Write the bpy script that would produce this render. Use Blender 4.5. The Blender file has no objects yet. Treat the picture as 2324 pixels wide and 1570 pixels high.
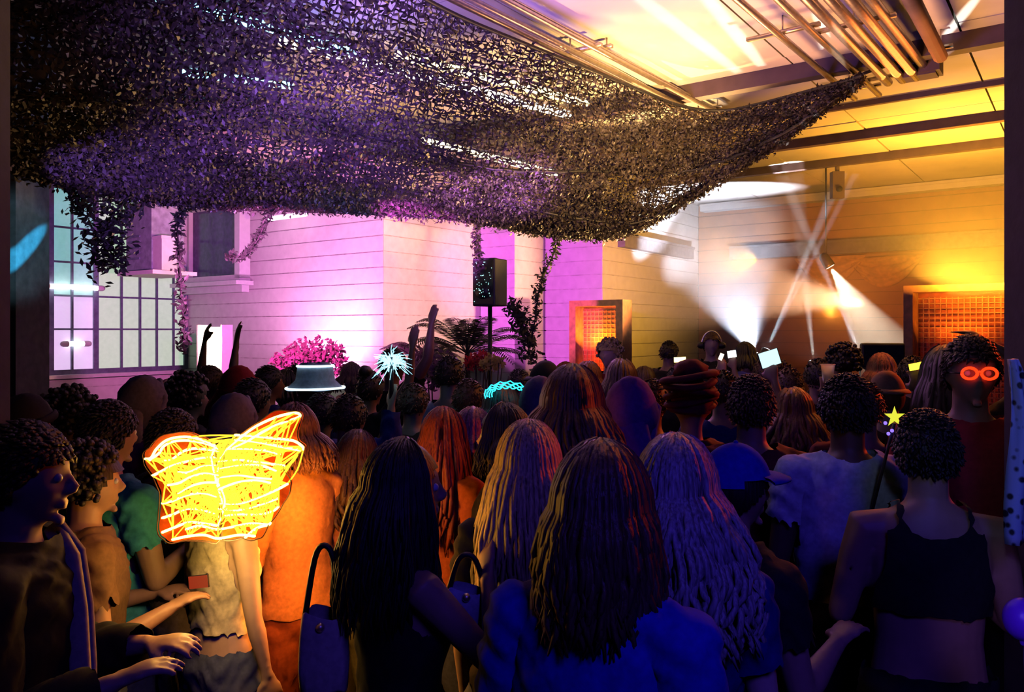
import bpy, math, random, numpy as np
from mathutils import Vector, Matrix
from mathutils import noise as mnoise

rng = random.Random(7)
nrng = np.random.default_rng(7)
F, H, CX, HY = 1807.0, 2.0, 1162.0, 750.0
S = bpy.context.scene
COL = S.collection
PI = math.pi


def P(px, py, Y):
    """point of the room seen at a pixel of the photograph, at depth Y"""
    return Vector(((px - CX) / F * Y, Y, H - (py - HY) / F * Y))


# ------------------------------------------------------------------ camera, world, exposure
cam = bpy.data.cameras.new('camera')
cam.lens = 36.0 * F / 2324.0
cam.sensor_width = 36.0
cam.shift_y = -35.0 / 2324.0
cam.clip_start = 0.05
co = bpy.data.objects.new('camera', cam)
COL.objects.link(co)
co.location = (0, 0, H)
co.rotation_euler = (PI / 2, 0, 0)
S.camera = co
w = bpy.data.worlds.new('night')
S.world = w
w.use_nodes = True
w.node_tree.nodes['Background'].inputs[0].default_value = (0.012, 0.006, 0.03, 1)
w.node_tree.nodes['Background'].inputs[1].default_value = 0.12
S.view_settings.view_transform = 'Standard'
S.view_settings.look = 'None'
S.view_settings.exposure = 0.0
S.view_settings.gamma = 1.0
S.view_settings.use_curve_mapping = False
S.cycles.use_denoising = True
S.cycles.max_bounces = 5
S.cycles.diffuse_bounces = 0
S.cycles.glossy_bounces = 2
S.cycles.transmission_bounces = 4
S.cycles.transparent_max_bounces = 8
S.cycles.volume_bounces = 0
S.cycles.sample_clamp_indirect = 3.0
S.cycles.caustics_reflective = False
S.cycles.caustics_refractive = False


def aim(o, tgt):
    d = Vector(tgt) - o.location
    o.rotation_euler = d.to_track_quat('-Z', 'Y').to_euler()


def spot(loc, tgt, col, power, deg, blend=0.3, r=0.04):
    L = bpy.data.lights.new('spot_lamp', 'SPOT')
    L.color = col
    L.energy = power
    L.spot_size = math.radians(deg)
    L.spot_blend = blend
    L.shadow_soft_size = r
    o = bpy.data.objects.new('spot_lamp', L)
    COL.objects.link(o)
    o.location = loc
    aim(o, tgt)
    return o


def area(loc, tgt, col, power, sx, sy, spread=180):
    L = bpy.data.lights.new('area_lamp', 'AREA')
    L.shape = 'RECTANGLE'
    L.size, L.size_y = sx, sy
    L.color = col
    L.energy = power
    L.spread = math.radians(spread)
    o = bpy.data.objects.new('area_lamp', L)
    COL.objects.link(o)
    o.location = loc
    aim(o, tgt)
    return o


def point(loc, col, power, r=0.05):
    L = bpy.data.lights.new('point_lamp', 'POINT')
    L.color = col
    L.energy = power
    L.shadow_soft_size = r
    o = bpy.data.objects.new('point_lamp', L)
    COL.objects.link(o)
    o.location = loc
    return o


def sheet(src, A, B, col, power, width, blend=0.15, r=0.015):
    """a flat fan of light between two points: a spot squeezed across the fan (width: its thickness at the far end)"""
    o = spot(src, (A + B) / 2, col, power, math.degrees((A - src).angle(B - src)), blend, r)
    z = (src - (A + B) / 2).normalized()
    y = (A - B) - z * (A - B).dot(z)
    y.normalize()
    x = y.cross(z)
    k = width / ((A - B).length / 2)
    o.matrix_world = Matrix.Translation(src) @ Matrix((x, y, z)).transposed().to_4x4() @ Matrix.Diagonal((k, 1, 1, 1))
    return o


# room plan: two directions, and the stepped walls on the far side
TH = math.radians(36)
U = Vector((math.sin(TH), math.cos(TH), 0))       # into the depth, to the right
V = Vector((math.cos(TH), -math.sin(TH), 0))      # along the back wall, to the right
CEIL = 4.2


def run(p, d, px):
    k = (px - CX) / F
    t = (k * p.y - p.x) / (d.x - k * d.y)
    return p + d * t


Y1 = 10.0
pA1 = Vector(((870 - CX) / F * Y1, Y1, 0))
pA0 = run(pA1, V, 422)
pL0 = pA0 - U * 9.0
pB1 = run(pA1, U, 1090)
pC1 = run(pB1, V, 1168)
pD1 = run(pC1, U, 1237)
pE1 = run(pD1, V, 1367)
pF1 = run(pE1, U, 1585)
pG1 = pF1 + V * 9.0


def hit(px, py, p, d):
    """point of the wall through p along d, seen at a pixel"""
    q = run(p, d, px)
    q.z = H - (py - HY) / F * q.y
    return q


# ------------------------------------------------------------------ lights
PINK = (1.0, 0.16, 0.72)
PURP = (0.66, 0.14, 1.0)
YEL = (1.0, 0.50, 0.06)
ORG = (1.0, 0.30, 0.05)
CYAN = (0.10, 0.75, 1.0)
# magenta uplight at the pink wall
uA = hit(745, 800, pA1, V)
spot((uA.x - 0.1, uA.y - 1.0, 1.35), (uA.x, uA.y + 0.1, 2.7), (1.0, 0.36, 0.80), 240, 120, 0.9)
spot((-1.9, 5.6, 2.2), hit(640, 640, pA1, V), (1.0, 0.20, 0.68), 1000, 66, 0.6)
# purple wash on the faces of the stepped wall
spot((-1.4, 6.2, 2.9), hit(1250, 620, pD1, V), (0.90, 0.13, 0.85), 1500, 34, 0.5)
# yellow stage lamps: light the faces turned to the right and the back wall
spot((3.1, 10.1, 2.9), hit(1430, 600, pE1, U), (1.0, 0.46, 0.04), 300, 100, 0.8)
spot((4.0, 9.0, 2.3), hit(980, 560, pA1, U), (1.0, 0.50, 0.26), 1700, 40, 0.6)
spot((3.7, 9.3, 2.2), hit(1980, 560, pF1, V), (1.0, 0.30, 0.03), 430, 84, 0.9)
# ceiling wash
area((4.9, 8.4, 2.5), (5.6, 8.6, 4.2), (1.0, 0.43, 0.03), 230, 1.2, 0.6)
area((1.9, 5.6, 2.4), (2.2, 5.4, 4.2), (1.0, 0.43, 0.18), 62, 1.4, 0.8)
point((1.1, 6.6, 3.75), (1.0, 0.62, 0.25), 4, 0.05)  # this and the next point are added to brighten the ceiling above the net
point((-1.0, 5.4, 3.80), (0.40, 0.22, 1.0), 14, 0.05)
# white streaks on the ceiling, thrown from an added unseen source
S1 = Vector((3.4, 5.6, 2.4))


def ceil_pt(px, py):
    return P(px, py, 2.2 * F / (HY - py))


for (a, b, wd, pw) in (((1380, -60), (1720, 198), 0.055, 2600), ((1560, -60), (1755, 182), 0.05, 2600), ((1845, -40), (1878, 140), 0.05, 2200), ((2230, -20), (2135, 95), 0.05, 1800), ((1525, 175), (1650, 240), 0.05, 1600)):
    A, B = ceil_pt(*a), ceil_pt(*b)
    sheet(S1, A, B, (1.0, 0.97, 0.90), pw * 0.11, wd * 0.8, 0.2)
# light on the net: purple and cyan from below
spot((-0.4, 3.6, 2.5), P(620, 330, 6.3), (0.42, 0.16, 1.0), 620, 56, 0.9)
spot((-2.6, 4.4, 2.3), P(330, 300, 5.5), (0.40, 0.18, 1.0), 150, 50, 0.9)
spot((0.6, 6.0, 1.9), P(1080, 380, 7.0), (0.70, 0.2, 1.0), 800, 50, 0.9)
spot((-0.8, 5.0, 2.3), P(760, 470, 7.5), (0.2, 0.8, 1.0), 70, 30, 0.9)
spot((2.6, 9.2, 2.0), P(1380, 380, 7.4), (1.0, 0.55, 0.18), 1500, 60, 0.6)
spot((2.4, 4.4, 2.3), P(1330, 260, 7.0), (1.0, 0.55, 0.16), 1700, 52, 0.9)
area((-0.6, 3.6, 2.5), (0.0, 4.6, 3.9), (0.42, 0.20, 1.0), 60, 0.8, 0.8, 150)
# cyan band on the left pillar
spot((-0.6, 3.4, 2.3), P(62, 560, 5.4), (0.30, 0.55, 0.62), 160, 14, 0.6)
sheet(Vector((-0.6, 3.4, 2.3)), P(-70, 640, 5.5), P(190, 510, 5.5), (0.04, 0.60, 1.0), 1600, 0.09, 0.4)
# dim fills over the crowd
spot((-2.2, 3.0, 2.75), P(1000, 890, 5.1), (0.45, 0.36, 1.0), 330, 20, 0.9)
area((3.4, 6.3, 3.7), (2.0, 4.2, 1.6), (1.0, 0.20, 0.04), 20, 0.8, 0.8, 110)
area((0.2, 6.8, 3.0), (0.5, 4.2, 1.6), (0.75, 0.25, 0.9), 7, 0.6, 0.6, 110)
area((0.9, -0.6, 3.4), (0.7, 1.8, 1.2), (0.07, 0.04, 1.0), 5, 0.8, 0.8, 70)
spot((0.0, 3.8, 3.6), P(1960, 1000, 2.9), (0.50, 0.35, 1.0), 26, 24, 0.9)
spot((4.8, 5.5, 2.6), P(2150, 1000, 2.6), (1.0, 0.05, 0.01), 230, 60, 0.8)

# ------------------------------------------------------------------ materials
_m = {}


def M(name, col, rough=0.6, metal=0.0, var=0.25, scale=14.0, bump=0.15, emit=None, es=0.0,
      trans=0.0, spec=0.4, detail=4.0):
    if name in _m:
        return _m[name]
    m = bpy.data.materials.new(name)
    m.use_nodes = True
    nt = m.node_tree
    b = nt.nodes['Principled BSDF']
    b.inputs['Roughness'].default_value = rough
    b.inputs['Metallic'].default_value = metal
    b.inputs['Specular IOR Level'].default_value = spec
    tc = nt.nodes.new('ShaderNodeTexCoord')
    n = nt.nodes.new('ShaderNodeTexNoise')
    n.inputs['Scale'].default_value = scale
    n.inputs['Detail'].default_value = detail
    nt.links.new(tc.outputs['Object'], n.inputs['Vector'])
    r = nt.nodes.new('ShaderNodeValToRGB')
    r.color_ramp.elements[0].position = 0.3
    r.color_ramp.elements[1].position = 0.7
    r.color_ramp.elements[0].color = [c * (1 - var) for c in col] + [1]
    r.color_ramp.elements[1].color = [min(1, c * (1 + var)) for c in col] + [1]
    nt.links.new(n.outputs['Fac'], r.inputs['Fac'])
    nt.links.new(r.outputs['Color'], b.inputs['Base Color'])
    if bump:
        bp = nt.nodes.new('ShaderNodeBump')
        bp.inputs['Strength'].default_value = bump
        bp.inputs['Distance'].default_value = 0.02
        nt.links.new(n.outputs['Fac'], bp.inputs['Height'])
        nt.links.new(bp.outputs['Normal'], b.inputs['Normal'])
    if emit:
        b.inputs['Emission Color'].default_value = list(emit) + [1]
        b.inputs['Emission Strength'].default_value = es
    if trans:
        tr = nt.nodes.new('ShaderNodeBsdfTranslucent')
        mx = nt.nodes.new('ShaderNodeMixShader')
        mx.inputs[0].default_value = trans
        nt.links.new(r.outputs['Color'], tr.inputs['Color'])
        out = nt.nodes['Material Output']
        nt.links.new(b.outputs[0], mx.inputs[1])
        nt.links.new(tr.outputs[0], mx.inputs[2])
        nt.links.new(mx.outputs[0], out.inputs['Surface'])
    _m[name] = m
    return m


# ------------------------------------------------------------------ mesh helpers
class Soup:
    def __init__(s):
        s.v, s.f = [], []

    def add(s, v, f):
        o = len(s.v)
        s.v += [tuple(x) for x in v]
        s.f += [tuple(i + o for i in q) for q in f]
        return s

    def box(s, c, d, bx=None):
        """box with centre c, half sizes d, axes bx (default world), corners chamfered a little"""
        ax = bx or (Vector((1, 0, 0)), Vector((0, 1, 0)), Vector((0, 0, 1)))
        c = Vector(c)
        v = []
        for z in (-1, 1):
            for y in (-1, 1):
                for x in (-1, 1):
                    v.append(c + ax[0] * (x * d[0]) + ax[1] * (y * d[1]) + ax[2] * (z * d[2]))
        s.add(v, [(0, 2, 3, 1), (4, 5, 7, 6), (0, 1, 5, 4), (2, 6, 7, 3), (0, 4, 6, 2), (1, 3, 7, 5)])
        return s

    def tube(s, pts, rad, n=8, flat=None, caps=True):
        """swept tube; rad: number, list, or list of (rx, ry); flat: preferred x axis of the rings"""
        pts = [Vector(p) for p in pts]
        k = len(pts)
        if not isinstance(rad, (list, tuple)):
            rad = [rad] * k
        rad = [(r, r) if not isinstance(r, (list, tuple)) else r for r in rad]
        v = []
        ref = Vector(flat) if flat is not None else None
        prev = None
        for i, p in enumerate(pts):
            t = (pts[min(i + 1, k - 1)] - pts[max(i - 1, 0)])
            if t.length < 1e-9:
                t = Vector((0, 0, 1))
            t.normalize()
            if ref is not None:
                a = ref
            elif prev is not None:
                a = prev
            else:
                a = Vector((1, 0, 0)) if abs(t.x) < 0.8 else Vector((0, 1, 0))
            x = (a - t * a.dot(t))
            if x.length < 1e-6:
                x = t.orthogonal()
            x.normalize()
            prev = x
            y = t.cross(x)
            for j in range(n):
                an = 2 * PI * j / n
                v.append(p + x * (math.cos(an) * rad[i][0]) + y * (math.sin(an) * rad[i][1]))
        f = []
        for i in range(k - 1):
            for j in range(n):
                j2 = (j + 1) % n
                f.append((i * n + j, i * n + j2, (i + 1) * n + j2, (i + 1) * n + j))
        if caps:
            f.append(tuple(reversed(range(n))))
            f.append(tuple((k - 1) * n + j for j in range(n)))
        s.add(v, f)
        return s

    def limb(s, pts, rad, n=10, flat=None):
        """tube with rounded ends"""
        pts = [Vector(p) for p in pts]
        rad = [(r, r) if not isinstance(r, (list, tuple)) else r for r in rad]
        t0 = (pts[0] - pts[1]).normalized()
        t1 = (pts[-1] - pts[-2]).normalized()
        a, b = [], []
        for k, q in ((0.95, 0.3), (0.7, 0.7)):
            m = min(rad[0])
            a.append((pts[0] + t0 * m * k, (rad[0][0] * q, rad[0][1] * q)))
        for k, q in ((0.7, 0.7), (0.95, 0.3)):
            m = min(rad[-1])
            b.append((pts[-1] + t1 * m * k, (rad[-1][0] * q, rad[-1][1] * q)))
        return s.tube([x[0] for x in a] + pts + [x[0] for x in b], [x[1] for x in a] + rad + [x[1] for x in b], n, flat)

    def ball(s, c, r, nu=16, nv=10, M3=None, fn=None):
        c = Vector(c)
        r = (r, r, r) if not isinstance(r, (list, tuple)) else r
        v, f = [], []
        for i in range(nv + 1):
            ph = PI * i / nv
            for j in range(nu):
                th = 2 * PI * j / nu
                q = Vector((math.sin(ph) * math.cos(th) * r[0], math.sin(ph) * math.sin(th) * r[1], math.cos(ph) * r[2]))
                if fn:
                    q = fn(q)
                if M3 is not None:
                    q = M3 @ q
                v.append(c + q)
        for i in range(nv):
            for j in range(nu):
                j2 = (j + 1) % nu
                f.append((i * nu + j, (i + 1) * nu + j, (i + 1) * nu + j2, i * nu + j2))
        s.add(v, f)
        return s

    def mesh(s, name, mat, smooth=True):
        me = bpy.data.meshes.new(name)
        me.from_pydata(s.v, [], s.f)
        me.validate()
        if mat:
            me.materials.append(mat)
        if smooth:
            me.shade_smooth()
        me.update()
        return me

    def obj(s, name, mat, parent=None, smooth=True, loc=None):
        o = bpy.data.objects.new(name, s.mesh(name, mat, smooth))
        COL.objects.link(o)
        if parent:
            o.parent = parent
        if loc is not None:
            o.location = loc
        return o


def link(name, me, parent=None, mat=None):
    o = bpy.data.objects.new(name, me)
    COL.objects.link(o)
    if parent:
        o.parent = parent
    if mat:
        o.material_slots[0].link = 'OBJECT'
        o.material_slots[0].material = mat
    return o


def tag(o, label, cat, group=None):
    o['label'] = label
    o['category'] = cat
    if group:
        o['group'] = group
    return o


def thing(name, label, cat, loc=(0, 0, 0), group=None, rz=0.0):
    o = bpy.data.objects.new(name, None)
    o.empty_display_size = 0.1
    COL.objects.link(o)
    o.location = loc
    o.rotation_euler = (0, 0, rz)
    return tag(o, label, cat, group)


def structure(o, label=None):
    o['kind'] = 'structure'
    if label:
        o['label'] = label
    return o


# ------------------------------------------------------------------ room shell
m_wall = M('painted_block', (0.80, 0.78, 0.76), 0.7, var=0.06, scale=9, bump=0.1)
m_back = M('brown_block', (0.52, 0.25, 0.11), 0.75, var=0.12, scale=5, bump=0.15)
m_mortar = M('mortar', (0.66, 0.63, 0.60), 0.9)
m_ceil = M('ceiling_board', (0.78, 0.72, 0.66), 0.8, var=0.10, scale=1.6, bump=0.05)
m_floor = M('dark_concrete', (0.05, 0.045, 0.05), 0.6, var=0.3, scale=3)
m_dark = M('dark_paint', (0.020, 0.018, 0.035), 0.7)
m_steel = M('bare_steel', (0.70, 0.60, 0.48), 0.32, 0.85, var=0.15, scale=30, bump=0.05)
m_joist = M('painted_joist', (0.13, 0.085, 0.09), 0.6, var=0.2, scale=6)
m_trimw = M('white_trim', (0.8, 0.78, 0.80), 0.5, var=0.05)
m_black = M('matt_black', (0.012, 0.012, 0.016), 0.5)

fl = Soup().box((0, 6, -0.05), (14, 14, 0.05)).obj('floor', m_floor, smooth=False)
structure(fl, 'dark concrete floor under the crowd')

ceil = Soup().box((2, 6, CEIL + 0.28), (16, 14, 0.08)).obj('ceiling', m_mortar, smooth=False)
structure(ceil, 'ceiling of pale boards with joists and pipes')
# ceiling boards with recessed joints, laid along the room directions
base = Vector((0, 6.5, 0))
bw, bl = 1.22, 2.44
for i in range(-7, 10):
    for j in range(-3, 5):
        c = base + V * (i * bw) + U * (j * bl)
        if c.y < 0.8 or c.y > 17 or c.x < -9 or c.x > 11:
            continue
        if (c.x < -2.5 and c.y < 4):
            continue
        dz = rng.uniform(-0.004, 0.004)
        o = Soup().box((c.x, c.y, CEIL + 0.10 + dz), (bw / 2 - 0.008, bl / 2 - 0.008, 0.10), (V, U, Vector((0, 0, 1)))).obj('ceiling_board', m_ceil, ceil, False)

# joists along the back-wall direction
def joist(px, py, hz, wd, zr=2.2, length=11.0, mat=m_joist):
    Yc = (zr - hz) * F / (HY - py)
    c = P(px, py, Yc)
    return Soup().box((c.x - V.x * 1.5, c.y - V.y * 1.5, CEIL - hz / 2), (length / 2 * 1.3, wd / 2, hz / 2), (V, U, Vector((0, 0, 1)))).obj('ceiling_joist', mat, ceil, False)


for (px, py, hz, wd) in ((1900, 168, 0.13, 0.12), (2010, 310, 0.10, 0.10), (2230, 200, 0.05, 0.05), (2000, 365, 0.10, 0.10)):
    joist(px, py, hz, wd)


def wall(name, p, q, mat, label, h=CEIL, course=0.2, th=0.2, joint=None):
    """a wall of long block courses with recessed joints between them; its face lies on p-q"""
    d = (q - p)
    L = d.length
    d.normalize()
    n = Vector((d.y, -d.x, 0))
    if n.y > 0:
        n = -n
    c = (p + q) / 2
    w0 = Soup().box((c.x - n.x * (th / 2 + 0.012), c.y - n.y * (th / 2 + 0.012), h / 2), (L / 2 - 0.014, th / 2, h / 2), (d, n, Vector((0, 0, 1)))).obj(name, joint or m_mortar, smooth=False)
    structure(w0, label)
    k = int(h / course)
    for i in range(k):
        z = (i + 0.5) * h / k
        e = rng.uniform(-0.002, 0.002)
        Soup().box((c.x - n.x * (0.05 + e), c.y - n.y * (0.05 + e), z), (L / 2 - 0.004, 0.05, h / k / 2 - 0.006), (d, n, Vector((0, 0, 1)))).obj('block_course', mat, w0, False)
    return w0


wall('wall_left', pL0 + U * 0.0, pA0, m_wall, 'left wall around the tall gridded window')
wall('wall_pink', pA0, pA1, m_wall, 'block wall washed in pink light left of the step')
wall('wall_step', pA1, pB1, m_wall, 'peach lit return of the stepped wall')
wall('wall_pier', pB1, pC1, m_wall, 'narrow purple lit pier behind the loudspeaker')
wall('wall_pier_side', pC1, pD1, m_wall, 'orange lit side of the narrow pier')
wall('wall_purple', pD1, pE1, m_wall, 'purple lit face beside the orange doorway')  # step shaped so purple and yellow light part at its corner
wall('wall_side', pE1, pF1, m_wall, 'yellow lit side wall of the stage')
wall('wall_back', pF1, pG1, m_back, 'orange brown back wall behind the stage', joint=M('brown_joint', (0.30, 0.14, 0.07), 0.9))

# ledge and beams at the top of the back wall, and rails on the stage walls
def wall_bar(name, a, b, d0, pw, hz, dp, mat, label):
    """bar on a wall between two pixels (a, b), its top following the wall"""
    A, B = hit(a[0], a[1], pw, d0), hit(b[0], b[1], pw, d0)
    z = (A.z + B.z) / 2
    dd = (B - A)
    dd.z = 0
    L = dd.length
    dd.normalize()
    n = Vector((dd.y, -dd.x, 0))
    if n.y > 0:
        n = -n
    c = (A + B) / 2 + n * dp / 2
    s = Soup()
    s.box((c.x, c.y, z - hz / 2), (L / 2, dp / 2, hz / 2), (dd, n, Vector((0, 0, 1))))
    s.box((c.x + n.x * 0.01, c.y + n.y * 0.01, z), (L / 2, dp / 2 + 0.01, 0.02), (dd, n, Vector((0, 0, 1))))
    o = s.obj(name, mat, smooth=False)
    return structure(o, label)


wall_bar('trim_1', (1600, 462), (2500, 395), V, pF1, 0.10, 0.22, m_wall, 'pale ledge along the top of the back wall')
wall_bar('trim_2', (1660, 560), (2500, 516), V, pF1, 0.20, 0.10, M('grey_rail', (0.22, 0.20, 0.20), 0.5), 'grey rail across the middle of the back wall')
wall_bar('trim_3', (1402, 538), (1560, 560), U, pE1, 0.18, 0.12, M('grey_rail', (0.2, 0.2, 0.2)), 'dark rail on the yellow side wall')

# near pillars
lp = Soup()
xl = P(23, 900, 3.15).x - 0.2
lp.box((xl, 3.0, 2.1), (0.2, 0.15, 2.1))
lp.box((xl, 3.0, 0.12), (0.22, 0.17, 0.12))
structure(lp.obj('pillar_left', m_dark, smooth=False), 'dark pillar at the left edge')
lp = Soup()
cw = (P(112, 0, 5.9).x - P(-60, 0, 5.9).x) / 2
cc = (P(112, 0, 5.9).x + P(-60, 0, 5.9).x) / 2
lp.box((cc, 5.7, 2.1), (cw, 0.2, 2.1))
lp.box((cc, 5.7, 4.0), (cw + 0.04, 0.24, 0.1))
structure(lp.obj('pillar_window', M('grey_pillar', (0.20, 0.22, 0.26), 0.7), smooth=False), 'grey pillar left of the gridded window')
lp = Soup()
xr = P(2279, 0, 2.7).x + 0.2
lp.box((xr, 2.5, 2.1), (0.2, 0.2, 2.1))
lp.box((xr, 2.5, 0.1), (0.22, 0.22, 0.1))
structure(lp.obj('pillar_right', m_dark, smooth=False), 'dark navy pillar at the right edge')

# ------------------------------------------------------------------ pipes and conduits under the ceiling
def pipe_run(px, py, drop, r, label, near=3.2, far=3.0, bundle=((0, 0),), dirpx=2560, clamps=3, mat=m_steel):
    """pipes below the ceiling through a pixel, running along the room"""
    Yc = (2.2 - drop) * F / (HY - py)
    c = P(px, py, Yc)
    d = Vector(((dirpx - CX) / F, 1, 0)).normalized()
    side = Vector((d.y, -d.x, 0))
    t = thing('ceiling_pipe', label, 'pipe', (c.x, c.y, c.z), 'pipes under the ceiling')
    for (dx, dz) in bundle:
        o = side * dx + Vector((0, 0, dz))
        Soup().tube([o - d * near, o + d * far], r, 10).obj('pipe', mat, t)
    for i in range(clamps):
        k = -near * 0.7 + (near + far) * 0.8 * i / max(1, clamps - 1)
        w_ = max(abs(b[0]) for b in bundle) + r + 0.03
        s = Soup().box(d * k + Vector((0, 0, r + 0.015)), (0.02, w_, 0.012), (d, side, Vector((0, 0, 1))))
        s.tube([d * k + Vector((0, 0, r)), d * k + Vector((0, 0, drop))], 0.006, 6)
        s.obj('clamp', m_steel, t)
    return t


pipe_run(1270, 118, 0.16, 0.022, 'row of three thin steel pipes along the edge of the net', 3.0, 2.6, ((0, 0), (0.09, 0), (0.22, 0.02)))
pipe_run(1760, 72, 0.16, 0.024, 'pair of thin pipes left of the thick orange lit bundle', 2.2, 2.0, ((0, 0), (0.20, 0.0)))
pipe_run(1955, 90, 0.18, 0.034, 'bundle of thick pipes lit orange near the top right', 2.2, 1.15, ((-0.08, 0), (0.03, 0.0), (0.13, 0.0), (0.2, 0.05)))
pipe_run(2100, 60, 0.20, 0.05, 'short brown pipe right of the thick bundle', 1.5, 0.7, ((0, 0),), 2450, 2, m_joist)
pipe_run(1330, 90, 0.10, 0.015, 'single thin wire pipe between net and white beams', 2.5, 2.6, ((0, 0),))

# tension cable holding the tip of the net, junction box at the joist
jb = thing('junction_box', 'dark purple junction box on the joist right of the net tip', 'box', P(2085, 150, 6.3))
Soup().box((0, 0, 0), (0.16, 0.10, 0.08), (V, U, Vector((0, 0, 1)))).obj('housing', m_joist, jb, False)
Soup().box((0, 0, -0.085), (0.13, 0.08, 0.01), (V, U, Vector((0, 0, 1)))).obj('cover', m_joist, jb, False)
Soup().tube([(0, 0, 0.05), (0.02, 0, 0.32)], 0.02, 8).obj('stem', m_steel, jb)
pm = thing('projector_mount', 'dark drop post hanging from the ceiling above the stage', 'mount', P(1900, 392, 10.2))
Soup().box((0, 0, -0.16), (0.075, 0.05, 0.17)).obj('housing', m_joist, pm, False)
Soup().tube([(0, 0, 0), (0, 0, 4.2 - P(1900, 392, 10.2).z)], 0.03, 8).obj('post', m_joist, pm)
Soup().tube([(0, -0.05, -0.22), (0, -0.09, -0.22)], 0.035, 12).obj('lens', m_black, pm)

# ------------------------------------------------------------------ left window and the framed window
PANES = {
    'aqua': M('aqua_glow_glass', (0.3, 0.4, 0.4), 0.3, emit=(0.22, 0.55, 0.56), es=0.75, var=0.1),
    'lav': M('lavender_glow_glass', (0.4, 0.35, 0.45), 0.3, emit=(0.72, 0.50, 0.82), es=1.0, var=0.1),
    'pale': M('pale_green_glow_glass', (0.4, 0.42, 0.38), 0.3, emit=(0.45, 0.62, 0.46), es=0.85, var=0.1),
}
wx = [60, 112, 160, 214, 272, 314, 352, 390, 418]
wy = [446, 532, 605, 676, 747, 838]
dL = U


def wpt(px, z):
    q = run(pA0, dL, px)
    q.z = z
    return q


ref = run(pA0, dL, 300)
zs = [H - (y - HY) / F * ref.y for y in wy]
nL = Vector((U.y, -U.x, 0))
win = bpy.data.objects.new('window_1', None)
COL.objects.link(win)
structure(win, 'tall gridded window glowing pale green and lavender')
win.location = wpt(265, zs[-1])
for i in range(len(wx) - 1):
    for j in range(len(wy) - 1):
        a, b = wpt(wx[i], zs[j]), wpt(wx[i + 1], zs[j + 1])
        k = 'pale' if i >= 3 else ('aqua' if j < 3 else 'lav')
        c = (a + b) / 2 + nL * 0.02 - win.location
        Soup().box(c, ((b - a).to_2d().length / 2 - 0.012, 0.006, abs(a.z - b.z) / 2 - 0.012), (U, nL, Vector((0, 0, 1)))).obj('pane', PANES[k], win, False)
m_bar = M('blue_grey_bar', (0.16, 0.18, 0.28), 0.5)
for i, x in enumerate(wx):
    a, b = wpt(x, zs[0]) - win.location + nL * 0.03, wpt(x, zs[-1]) - win.location + nL * 0.03
    Soup().box((a + b) / 2, (0.035 if i in (3, 8, 1) else 0.014, 0.03, abs(a.z - b.z) / 2 + 0.02), (U, nL, Vector((0, 0, 1)))).obj('mullion', m_bar, win, False)
for j, z in enumerate(zs):
    a, b = wpt(wx[0], z) - win.location + nL * 0.03, wpt(wx[-1], z) - win.location + nL * 0.03
    Soup().box((a + b) / 2, ((a - b).length / 2, 0.028, 0.035 if j in (0, 5) else 0.013), (U, nL, Vector((0, 0, 1)))).obj('glazing_bar', m_bar, win, False)
a, b = wpt(wx[0], zs[-1]) - win.location, wpt(wx[-1], zs[-1]) - win.location
Soup().box((a + b) / 2 + nL * 0.07 + Vector((0, 0, -0.06)), ((a - b).length / 2, 0.08, 0.025), (U, nL, Vector((0, 0, 1)))).obj('window_sill', m_trimw, win, False)
# white tube lamps seen at the window
for (px, py, hw, lb) in ((160, 652, 0.34, 'white glowing tube lamp across the left window panes'), (165, 780, 0.12, 'small white glowing lamp low in the left window panes')):
    t = thing('tube_lamp', lb, 'lamp', wpt(px, H - (py - HY) / F * run(pA0, dL, px).y) + nL * 0.10)
    Soup().limb([-U * hw, U * hw], [0.035, 0.035], 10).obj('tube', M('lamp_white', (0.9, 0.9, 0.9), emit=(1, 0.97, 0.9), es=6), t)
    for k in (-1, 1):
        Soup().limb([U * (k * hw), U * (k * (hw + 0.05))], [0.042, 0.042], 10).obj('end_cap', m_trimw, t)

# framed deep window on the pink wall
q0, q1 = hit(432, 478, pA1, V), hit(562, 632, pA1, V)
zc, hz = (q0.z + q1.z) / 2, (q0.z - q1.z) / 2
c = (q0 + q1) / 2
hw = (q1 - q0).to_2d().length / 2
nA = Vector((V.y, -V.x, 0))
if nA.y > 0:
    nA = -nA
AX = (V, nA, Vector((0, 0, 1)))
w2 = bpy.data.objects.new('window_2', None)
COL.objects.link(w2)
structure(w2, 'small framed window with a dark purple pane on the pink wall')
w2.location = (c.x, c.y, zc)
for k in (-1, 1):
    Soup().box(V * (k * hw) + nA * 0.09, (0.06, 0.09, hz), AX).obj('frame_side', m_trimw, w2, False)
    Soup().box(V * (k * (hw - 0.09)) + nA * 0.05, (0.03, 0.05, hz - 0.05), AX).obj('inner_frame', m_trimw, w2, False)
    Soup().box(Vector((0, 0, k * hz)) + nA * 0.09, (hw + 0.06, 0.09, 0.05), AX).obj('frame_rail', m_trimw, w2, False)
Soup().box(nA * 0.02, (hw - 0.06, 0.01, hz - 0.05), AX).obj('pane', M('dark_pane', (0.10, 0.06, 0.2), 0.15), w2, False)
Soup().box(Vector((0, 0, -hz - 0.07)) + nA * 0.14, (hw + 0.14, 0.15, 0.03), AX).obj('window_sill', m_trimw, w2, False)
Soup().box(Vector((0, 0, -hz - 0.15)) + nA * 0.08, (hw + 0.06, 0.06, 0.05), AX).obj('apron', m_trimw, w2, False)

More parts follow.
